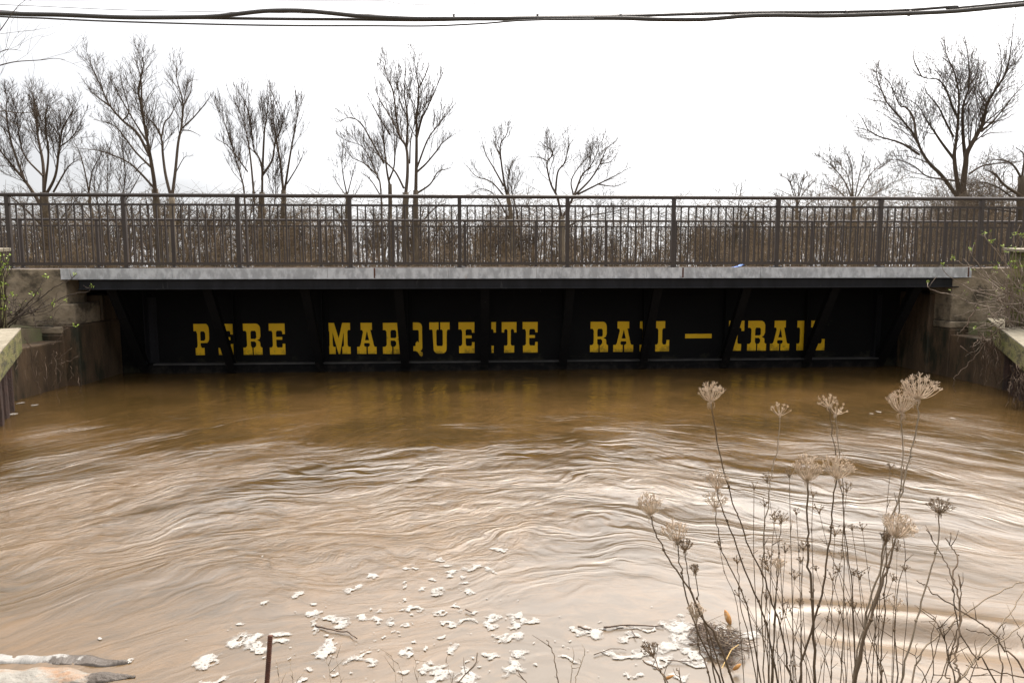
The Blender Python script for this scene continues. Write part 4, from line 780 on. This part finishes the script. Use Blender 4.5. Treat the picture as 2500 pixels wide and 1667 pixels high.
nx, ny = int((x1-x0)/cell), int((y1-y0)/cell); gx = x0+np.arange(nx)*cell; gy = y0+np.arange(ny)*cell
Fd = np.full((ny, nx), -9.0)
def vnoise(X, Y, s, seed):
    rr_ = np.random.RandomState(seed); T = rr_.rand(64, 64); u = X/s; v = Y/s; i = np.floor(u).astype(int); j = np.floor(v).astype(int); a = u-i; b2 = v-j; a = a*a*(3-2*a); b2 = b2*b2*(3-2*b2)
    g = lambda p, q: T[q % 64, p % 64]
    return (g(i, j)*(1-a)+g(i+1, j)*a)*(1-b2)+(g(i, j+1)*(1-a)+g(i+1, j+1)*a)*b2
GX, GY = np.meshgrid(gx, gy)
wxn = GX+.05*(vnoise(GX, GY, .07, 1)-.5)+.024*(vnoise(GX, GY, .022, 2)-.5); wyn = GY+.08*(vnoise(GX+5, GY, .07, 3)-.5)+.036*(vnoise(GX, GY, .022, 4)-.5)
for cx, cy, a, c in BW:
    if not (x0 < cx < x1 and y0 < cy < y1): continue
    i0, i1 = max(0, int((cx-a*1.6-.05-x0)/cell)), min(nx, int((cx+a*1.6+.05-x0)/cell)); j0, j1 = max(0, int((cy-c*1.6-.07-y0)/cell)), min(ny, int((cy+c*1.6+.07-y0)/cell))
    if i1 <= i0 or j1 <= j0: continue
    s_ = np.s_[j0:j1, i0:i1]; v = 1-np.sqrt(((wxn[s_]-cx)/a)**2+((wyn[s_]-cy)/c)**2); Fd[s_] = np.maximum(Fd[s_], v)
hole = .6*vnoise(GX, GY*.8, .030, 8)+.4*vnoise(GX, GY*.8, .014, 9); Fd = np.where(Fd < .8, Fd-.9*np.clip(hole-.60, 0, 1)*4, Fd)
inside = Fd > -.22
H = water_h(GX, GY)+ZW+.003+np.clip(Fd, 0, .5)*.003+.0015*vnoise(GX, GY, .016, 6)
cells = inside[:-1, :-1] & inside[1:, :-1] & inside[:-1, 1:] & inside[1:, 1:]
ids = -np.ones((ny, nx), int); need = np.zeros((ny, nx), bool)
need[:-1, :-1] |= cells; need[1:, :-1] |= cells; need[:-1, 1:] |= cells; need[1:, 1:] |= cells
ids[need] = np.arange(need.sum()); mb.v.append(np.stack([GX[need], GY[need], H[need]], -1)); mb.n = int(need.sum())
jj, ii = np.nonzero(cells); mb.f = list(map(tuple, np.stack([ids[jj, ii], ids[jj, ii+1], ids[jj+1, ii+1], ids[jj+1, ii]], -1).tolist()))
for cx, cy, a, c in BW:      # far flecks
    if y0 < cy < y1 and x0 < cx < x1: continue
    k = 10; V = [(cx+a*cos(t_)*r.uniform(.7, 1.1), cy+c*sin(t_)*r.uniform(.7, 1.1), 0) for t_ in np.arange(k)*2*pi/k]; V = [(x, y, ZW+float(water_h(x, y))+.008) for x, y, z in V]
    mb.add(V, [tuple(range(k))])
tv = np.concatenate([np.clip(Fd[need], -.3, 1), np.full(mb.n-int(need.sum()), .15)]); o = mb.build('foam', M['foam'], smooth=True); at_ = o.data.attributes.new('thick', 'FLOAT', 'POINT'); at_.data.foreach_set('value', tv.astype(np.float32))
tag(o, 'patches and flecks of white river foam drifting on the brown water', 'foam', kind='stuff')
# ---------------------------------------------------------------- driftwood, sticks, leaves
def on_water(px, py, dz=.012):
    p = WZ(px, py, ZW); p[2] = ZW+float(water_h(p[0], p[1]))+dz; return p
def stick(pts, rpx, label, m_='debris', cat='stick', dz=.010):
    P = [on_water(x, y, dz) for x, y in pts]; Y_ = P[0][1]; Q = smooth_path(P, 4); Q = Q+r.normal(0, .002, Q.shape)
    o = MB().tube(Q, np.linspace(rpx, rpx*.6, len(Q))*Y_/F_PX, 6).build('floating_stick', M[m_], smooth=True); return tag(o, label, cat, 'sticks floating in the foam')
stick([(1412,1534),(1428,1538),(1445,1541)], 2.6, 'short dark stick at the far left tip of the long foam streak')
stick([(1475,1536),(1530,1530),(1620,1531)], 2.4, 'long thin dark stick lying along the top of the foam streak')
stick([(770,1530),(800,1540),(845,1548),(872,1562)], 2.2, 'dark stick trailing right of the curled foam patch left of centre')
stick([(1450,1600),(1500,1588),(1530,1590)], 1.2, 'short thin twig in the lower foam streak')
stick([(1630,1617),(1690,1620)], 1.5, 'grey twig floating below the twig heap')
stick([(1540,1542),(1555,1562)], 1.5, 'stubby upright twig end poking from the foam streak')
stick([(1136,1493),(1152,1500)], 2.0, 'tiny dark twig beside small foam blobs near centre')
# debris heap
e = empty('debris_heap', tuple(on_water(1755, 1575)), 'dark matted heap of wet twigs caught in the foam behind the dry stalks', 'driftwood')
mb = MB(); c0 = on_water(1755, 1572)
for i in range(260):
    a = r.rand()*6.28; q = r.rand()**.7; p = c0+np.array([cos(a)*q*.13, sin(a)*q*.17, .05*(1-q*q)*r.rand()-.004]); th = r.normal(-.4, 1.0); l = r.uniform(.03, .11)
    d = np.array([cos(th), sin(th), r.normal(0, .15)])*l/2; mb.tube([p-d, p+r.normal(0, .004, 3), p+d], [.0012, .0022, .001], 4)
mb.build('twig_mat', M['debris'], e)['kind'] = 'stuff'
mb = MB()
for i in range(40):
    a = r.rand()*6.28; p = c0+np.array([cos(a)*.1*r.rand(), sin(a)*.16*r.rand(), .04]); d = np.array([r.normal(0, .05), r.normal(0, .05), r.uniform(0, .04)]); mb.tube([p, p+d*.5, p+d], [.0015, .001, .0008], 4)
mb.build('straw_litter', M['stempale'], e)['kind'] = 'stuff'
def blade(px, py, l, w, ang, label, mt, name='dead_leaf', tilt=.3):
    p = on_water(px, py, .03); d = np.array([cos(ang)*cos(tilt), .3*cos(tilt), sin(ang)]); d = norm(d); s_ = norm(np.cross(d, [0, 1, .3])); nn = np.cross(d, s_)
    V = []; n = 9
    for i in range(n):
        t_ = i/(n-1); ww = w*sin(pi*min(t_*.93+.06, 1))**.7
        for j in (-1, 0, 1): V.append(p+d*l*(t_-.5)+s_*ww*j/2+nn*(.12*l*sin(pi*t_)-.2*ww*abs(j)))
    f = [(i*3+j, i*3+j+1, i*3+j+4, i*3+j+3) for i in range(n-1) for j in range(2)]
    o = MB().add(V, f).build(name, M[mt], smooth=True); q = o.modifiers.new('solid', 'SOLIDIFY'); q.thickness = .001; return tag(o, label, 'leaf', 'dead leaves caught in the foam')
blade(1776, 1520, .075, .028, 1.9, 'curled orange and cream leaf standing above the twig heap', 'leaf')
blade(1799, 1642, .045, .026, .4, 'folded orange leaf floating low under the dry stalks', 'leaf', tilt=.1)
blade(1632, 1668, .05, .02, .1, 'orange leaf at the bottom photo edge below the foam', 'leaf', tilt=.1)
o = MB().tube([on_water(1762, 1640, .02), on_water(1785, 1610, .05), on_water(1803, 1592, .04)], [.002, .0025, .0015], 5).build('straw', M['straw']); tag(o, 'bent yellow straw beside the dark twig heap', 'straw')
# ---------------------------------------------------------------- dry wild carrot stalks on the near bank
def to_ground(P3):
    """extend the stem to the bank surface"""
    a, b2 = P3[-2], P3[-1]; d = norm(b2-a); d[1] = 0; d = norm(d+np.array([0, -.05, -.15])); k = max((b2[2]+1.27)/max(-d[2], .3), .02)
    return P3+[b2+d*k*.5, b2+d*k]
def umbel(mb, c, axis, size, n, r, droop=True, closed=.5, ball=True):
    closed = min(1.0, closed+.24)
    axis = norm(axis); a = norm(np.cross(axis, [.2, 1, .1])); b2 = np.cross(axis, a)
    mb.tube([c-axis*.004, c+axis*.0015], [.0016, .0030], 6)
    for i in range(n):
        az = i*2.39996+r.normal(0, .1); f = sqrt((i+.5)/n); an0 = f*radians(88)
        rd = a*cos(az)+b2*sin(az); L_ = size*r.uniform(.82, 1.12)*(1.15-.25*f)
        P = []
        for s_ in np.linspace(0, 1, 6):
            an = an0*(1-closed*.85*s_); P.append((s_, an))
        q = c.copy(); pts = [q.copy()]
        for j in range(1, 6):
            an = P[j][1]; q = q+(axis*cos(an)+rd*sin(an))*L_/5+r.normal(0, .0005, 3); pts.append(q.copy())
        mb.tube(pts, np.linspace(.00072, .00046, 6), 3)
        tip = pts[-1]; d = norm(pts[-1]-pts[-2])
        for k in range(7):
            dd = norm(d+r.normal(0, .5, 3)); l = size*r.uniform(.14, .26); e1 = tip+dd*l
            mb.tube([tip, (tip+e1)/2+r.normal(0, .0006, 3), e1], [.00046, .0004, .00075 if r.rand() < .5 else .0004], 3)
    if droop:
        for i in range(9):
            az = r.rand()*6.28; rd = a*cos(az)+b2*sin(az); l = size*r.uniform(.25, .55)
            mb.tube([c, c+rd*l*.4-axis*l*.15, c+rd*l*.45-axis*l*.6, c+rd*l*.3-axis*l*.95], [.0006, .0006, .0005, .0003], 3)
SG = 'dry wild carrot stalks on the near bank'
def stalk(pts, wpx, Y, label, rpx=2.6, n=34, tilt=(0, 0), closed=.5, hm='head', sm='stem', nm='dried_wildflower', group=SG, droop=True, pair=None, seed=None):
    r = np.random.RandomState(seed if seed is not None else int(pts[0][0]))
    k = Y/F_PX; m_ = len(pts)
    P3 = [W(x, y, Y-.10*i/(m_)) for i, (x, y) in enumerate(pts)]; P3 = to_ground(P3)
    Q = smooth_path(P3, 4); Q[1:] += r.normal(0, .0012, (len(Q)-1, 3))
    e = empty(nm, tuple(Q[-1]), label, 'dried flower', group)
    st = MB(); st.tube(Q, np.linspace(rpx*.50, rpx*.98, len(Q))*k, 7)
    for c in (.22, .5, .75):      # nodes with small side twigs
        j = int(len(Q)*c); p = Q[j]; st.tube([p+[0, 0, -.003], p, p+[0, 0, .003]], [rpx*.8*k, rpx*1.35*k, rpx*.8*k], 6)
    st.build('stem', M[sm], e, smooth=True)
    hd = MB(); ax = norm(Q[0]-Q[2]); ax = norm(ax*.6+np.array([tilt[0], tilt[1], .8])); size = wpx*k*.60
    umbel(hd, Q[0], ax, size, n, r, droop, closed); hd.build('seed_head', M[hm], e)
    return e
stalk([(1736,980),(1750,1060),(1765,1140),(1790,1230),(1806,1270),(1829,1338),(1862,1399),(1885,1472),(1905,1526),(1925,1624),(1935,1680)], 66, 1.45, 'tallest leftward dry stalk whose pale cup head stands alone against the dark water', n=40)
stalk([(1904,1014),(1900,1079),(1888,1135),(1880,1181),(1875,1226),(1867,1283),(1862,1371),(1860,1500),(1866,1680)], 50, 1.55, 'thin pale stalk with a small sparse open head between two taller ones', 1.9, n=12, closed=.25, sm='stempale', droop=False)
stalk([(2023,992),(2033,1060),(2045,1120),(2052,1180),(2065,1300),(2080,1450),(2090,1680)], 44, 1.5, 'thin stalk ending in a small ragged head leaning beside its twin', 1.8, n=18, tilt=(-.4, 0), closed=.3)
stalk([(2041,1012),(2043,1060),(2052,1120),(2058,1200),(2060,1330),(2058,1500),(2050,1680)], 40, 1.5, 'thin pale stalk with the smaller lower head of the ragged twin pair', 1.7, n=14, tilt=(.4, 0), closed=.3, sm='stempale')
stalk([(2201,1007),(2203,1100),(2200,1180),(2196,1230),(2188,1290),(2170,1350),(2140,1450),(2100,1560),(2080,1680)], 74, 1.4, 'grey stalk with a large pale bowl head tucked under the tilted topmost one', 2.6, n=46, sm='stempale', closed=.55)
stalk([(2242,974),(2240,1020),(2226,1100),(2212,1150),(2200,1200),(2175,1260),(2162,1310),(2145,1400),(2115,1500),(2085,1680)], 84, 1.38, 'stalk with the highest pale head tilted open toward the right', 3.0, n=46, tilt=(.12, .1), sm='stempale', closed=.35)
stalk([(1971,1173),(1972,1300),(1972,1350),(1978,1420),(1985,1520),(1990,1680)], 84, 1.3, 'thick straight dark stalk with a wide bowl shaped head in the middle of the clump', 4.2, n=46, closed=.55)
stalk([(2043,1168),(2032,1240),(2028,1300),(2015,1380),(2000,1480),(1962,1600),(1945,1680)], 78, 1.34, 'dark stalk bending left with a wide flaring head right of the thick stalk', 3.4, n=42, closed=.45)
stalk([(1751,1193),(1762,1240),(1790,1310),(1830,1420),(1870,1520),(1900,1680)], 62, 1.42, 'dark stalk with a pale rounded head directly above another head', 2.8, n=36)
stalk([(1747,1239),(1752,1290),(1765,1350),(1790,1400),(1810,1440),(1835,1530),(1860,1680)], 60, 1.4, 'slim stalk with a see-through fan head just under another head', 2.2, n=24, closed=.35)
stalk([(1588,1256),(1600,1300),(1620,1340),(1650,1390),(1690,1450),(1710,1500),(1750,1560),(1795,1680)], 70, 1.36, 'leftmost leaning stalk with a round pale cup head over the pale water', 3.2, n=44, closed=.6)
stalk([(1652,1321),(1660,1370),(1668,1410),(1680,1470),(1700,1530),(1740,1620),(1762,1680)], 72, 1.38, 'stalk with a wide brownish head overlapping a smaller lower one', 2.8, n=40, tilt=(-.2, 0), closed=.5)
stalk([(1672,1343),(1680,1410),(1695,1460),(1720,1520),(1748,1600),(1772,1680)], 44, 1.37, 'stalk with the smaller darker head under the wide brownish one', 2.6, n=26, hm='headbrown')
stalk([(1697,1397),(1703,1450),(1712,1490),(1730,1560),(1750,1680)], 30, 1.36, 'stalk with a tight small brown head half open to the right', 2.3, n=22, hm='headbrown', closed=.7)
stalk([(1700,1508),(1705,1570),(1720,1620),(1738,1690)], 50, 1.3, 'short stalk whose tousled head stands in front of the foam and twig heap', 2.6, n=40, closed=.6)
stalk([(2187,1312),(2175,1360),(2160,1410),(2140,1470),(2110,1560),(2080,1690)], 84, 1.25, 'thick shaggy stalk with the densest double head at the right of the clump', 4.6, n=70, tilt=(.25, 0), closed=.4)
stalk([(2293,1252),(2290,1320),(2275,1380),(2250,1470),(2225,1560),(2192,1690)], 58, 1.3, 'rightmost single stalk with a dark brown brush head spread in a fan', 3.0, n=34, hm='headbrown', sm='stempale', closed=.25)
stalk([(2163,1322),(2163,1450),(2152,1600),(2142,1690)], 34, 1.28, 'stalk with a dense narrow brown tuft left of the densest double head', 2.6, n=30, hm='headbrown', closed=.85)
stalk([(2187,1482),(2184,1560),(2190,1690)], 40, 1.28, 'short stalk with a pale starry head low in the right of the clump', 2.4, n=14, closed=.2)
stalk([(1907,1273),(1902,1330),(1898,1420),(1890,1520),(1885,1690)], 36, 1.4, 'thin stalk with a small dark starburst head left of the thick stalk', 2.0, n=16, hm='headbrown', closed=.1)
stalk([(1800,1372),(1803,1420),(1808,1480),(1830,1560),(1850,1690)], 24, 1.42, 'thin stalk with a tiny star head low between the left stalks', 1.8, n=12, hm='headbrown', closed=.2, droop=False)
stalk([(1900,1388),(1896,1440),(1890,1530),(1880,1690)], 38, 1.35, 'thin stalk with a tousled pale head low in the clump centre', 2.2, n=30, closed=.5)
stalk([(1871,1460),(1868,1540),(1880,1690)], 26, 1.35, 'short thin stalk with an upright twiggy spray low in the clump', 2.0, n=12, hm='headbrown', closed=.6, droop=False)
stalk([(1594,1600),(1620,1650),(1640,1690)], 50, 1.2, 'lowest brown brush head leaning left over the foam at the bottom', 2.0, n=26, hm='headbrown', closed=.5, tilt=(-.4, 0), droop=False)
# smaller buds and bare stalks that nothing tells apart
r0 = np.random.RandomState(41)
SP = [(1841,1190,1840,1350,1846,1500),(1927,1160,1930,1300,1934,1450),(1985,1210,1982,1300,1986,1450),(2174,1142,2165,1240,2150,1400),(2207,1148,2190,1230,2150,1400),(2067,1197,2060,1300,2078,1450),(1867,1232,1866,1330,1872,1480),(1873,1174,1885,1260,1905,1380),
 (1944,1252,1950,1350,1955,1500),(1892,1268,1885,1330,1880,1450),(2038,1305,2034,1400,2030,1520),(2056,1358,2040,1420,2020,1520),(1755,1328,1770,1400,1800,1480),(2085,1400,2078,1480,2070,1560),(2000,1250,2020,1330,2060,1450),(2205,1300,2210,1370,2190,1450),(2050,1494,2040,1560,2030,1620),(2105,1290,2120,1400,2135,1520),(2080,1290,2095,1400,2110,1560),(1955,1370,1958,1450,1965,1560),(1940,1410,1935,1480,1938,1580),(2190,1340,2188,1420,2180,1520),(2210,1390,2216,1480,2205,1600),(1940,1625,1942,1640,1945,1665)]
for i in range(20):
    bx_ = r0.uniform(1870, 2200); tx = bx_+r0.normal(0, 70); ty = r0.uniform(1330, 1540); SP.append((tx, ty, (tx*.6+bx_*.4)+r0.normal(0, 6), ty+(1667-ty)*.4, (tx*.25+bx_*.75), ty+(1667-ty)*.75))
for i, (a, b2, c, d, e1, f1) in enumerate(SP):
    Y = r0.uniform(1.25, 1.55); P3 = [W(a, b2, Y), W(c, d, Y-.03), W(e1, f1, Y-.05), W(e1+(e1-c)*.6, 1690, Y-.07)]; P3 = to_ground(P3); Q = smooth_path(P3, 4)
    rp = r0.uniform(.9, 1.6); e = empty('dry_stalk', tuple(Q[-1]), 'thin bare brown stalk with a tiny withered tip in the clump of dry stalks', 'dry stalk', 'thin bare stalks of the dry clump')
    st = MB().tube(Q, np.linspace(rp*.5, rp, len(Q))*Y/F_PX, 5); 
    for j in range(4, len(Q)-4, 5):
        q = Q[j]; dd = np.array([r0.normal(0, .010), r0.normal(0, .01), r0.uniform(.008, .03)]); st.tube([q, q+dd*.5, q+dd], [.0009, .0007, .0005], 4)
    st.build('stem', M['stem'], e, smooth=True); hd = MB(); umbel(hd, Q[0], norm(Q[0]-Q[1]), r0.uniform(.008, .016), r0.randint(6, 12), r0, False, .2); hd.build('seed_head', M['headbrown'], e)
# bramble canes at lower right, twigs along the bottom edge
def cane(pts, rpx, Y, label, mt='stem', cat='twig', group='bare canes at the lower right', side=2, ground=True):
    r = np.random.RandomState(int(pts[0][0])+3); P3 = [W(x, y, Y-.03*i) for i, (x, y) in enumerate(pts)]
    if ground: P3 = to_ground(P3)
    Q = smooth_path(P3, 5); Q += r.normal(0, .0015, Q.shape); b_ = MB().tube(Q, np.linspace(rpx*.6, rpx, len(Q))*Y/F_PX, 6)
    for i in range(side):
        j = r.randint(1, max(2, len(Q)//2)); q = Q[j]; dd = np.array([r.normal(0, .022), r.normal(0, .02), r.uniform(.01, .045)]); b_.tube([q, q+dd*.5+r.normal(0, .002, 3), q+dd], [.0011, .0008, .0005], 4)
    o = b_.build('bare_cane', M[mt], smooth=True); return tag(o, label, cat, group)
cane([(2240,1420),(2262,1430),(2280,1448),(2330,1480),(2380,1512),(2420,1540),(2455,1585),(2500,1640)], 2.4, 1.5, 'long dark cane arching down to the lower right corner')
cane([(2360,1536),(2400,1545),(2430,1556),(2440,1600),(2442,1667)], 2.0, 1.5, 'short dark cane bent over beside the arching one')
cane([(2312,1315),(2330,1345),(2341,1360),(2325,1400),(2335,1440),(2345,1500),(2340,1560),(2330,1620),(2328,1680)], 2.6, 1.4, 'knotty reddish cane rising upright at the right of the clump')
cane([(2265,1295),(2300,1355),(2320,1400),(2330,1450),(2342,1540),(2380,1600),(2415,1635)], 2.0, 1.42, 'thin cane crossing behind the knotty reddish one')
cane([(2341,1402),(2345,1460),(2338,1540),(2310,1640),(2300,1690)], 2.0, 1.4, 'thin cane with a small star tip beside the knotty one')
cane([(2500,1440),(2470,1490),(2430,1545),(2380,1610),(2320,1680)], 2.4, 1.5, 'pale fuzzy cane leaning in from the right photo edge', 'stempale')
cane([(2490,1420),(2440,1445),(2380,1480),(2330,1520),(2250,1590),(2210,1690)], 2.6, 1.6, 'pale dry reed stretched diagonally across the lower right', 'stempale')
cane([(2500,1520),(2450,1560),(2390,1605),(2330,1670)], 2.6, 1.45, 'pale dry reed lying lowest in the lower right corner', 'stempale')
cane([(2360,1625),(2420,1635),(2480,1650),(2520,1660)], 2.0, 1.4, 'dark horizontal cane in the lower right corner', ground=False)
cane([(2280,1510),(2300,1540),(2315,1600),(2330,1680)], 2.2, 1.35, 'dark short cane with small dark seed pods right of the clump', side=10)
cane([(2482,1540),(2500,1580),(2510,1640)], 2.0, 1.4, 'reddish cane tip at the right photo edge')
for i in range(7):
    r = np.random.RandomState(60+i); x = r.uniform(2230, 2500); y = r.uniform(1500, 1640)
    cane([(x, y), (x+r.normal(0, 15), y+40), (x+r.normal(0, 25), 1680)], 1.5, r.uniform(1.3, 1.6), 'fine bare twig rising from the bottom photo edge at the right', group='fine twigs at the lower right')
BE = 'single twigs along the bottom photo edge'
cane([(1168,1595),(1157,1625),(1130,1650),(1105,1680)], 2.2, 1.9, 'dark crooked twig reaching up right over foam at the bottom centre', group=BE)
cane([(1333,1562),(1352,1595),(1358,1640),(1370,1690)], 1.8, 1.9, 'knobbly twig leaning left right of the bottom centre', group=BE)
cane([(1398,1612),(1396,1645),(1393,1690)], 1.6, 1.9, 'short upright knobbly twig right of the bottom centre', 'stempale', group=BE)
cane([(1428,1592),(1418,1620),(1405,1660),(1398,1690)], 1.7, 1.9, 'knobbly twig leaning right with pale stem right of the bottom centre', 'stempale', group=BE)
cane([(1260,1634),(1275,1655),(1300,1680)], 1.6, 1.9, 'small dark twig lying over the S shaped foam patch', group=BE)
cane([(1568,1610),(1600,1630),(1618,1645),(1625,1672)], 3.0, 1.8, 'stout broken dark stick poking from the lower foam streak', group=BE)
cane([(1653,1630),(1658,1650),(1660,1690)], 2.4, 1.7, 'short stalk with a bud at the bottom edge left of the clump', group=BE)
for i, x in enumerate((672, 705, 797, 820, 956, 970, 1010, 1090)):
    r = np.random.RandomState(80+i); cane([(x, r.uniform(1590, 1625)), (x+8, 1640), (x+14, 1690)], .9, 1.9, 'hair thin dry grass stem at the bottom photo edge left of centre', 'stempale', cat='grass stem', group='thin grass stems at the bottom edge', side=2)
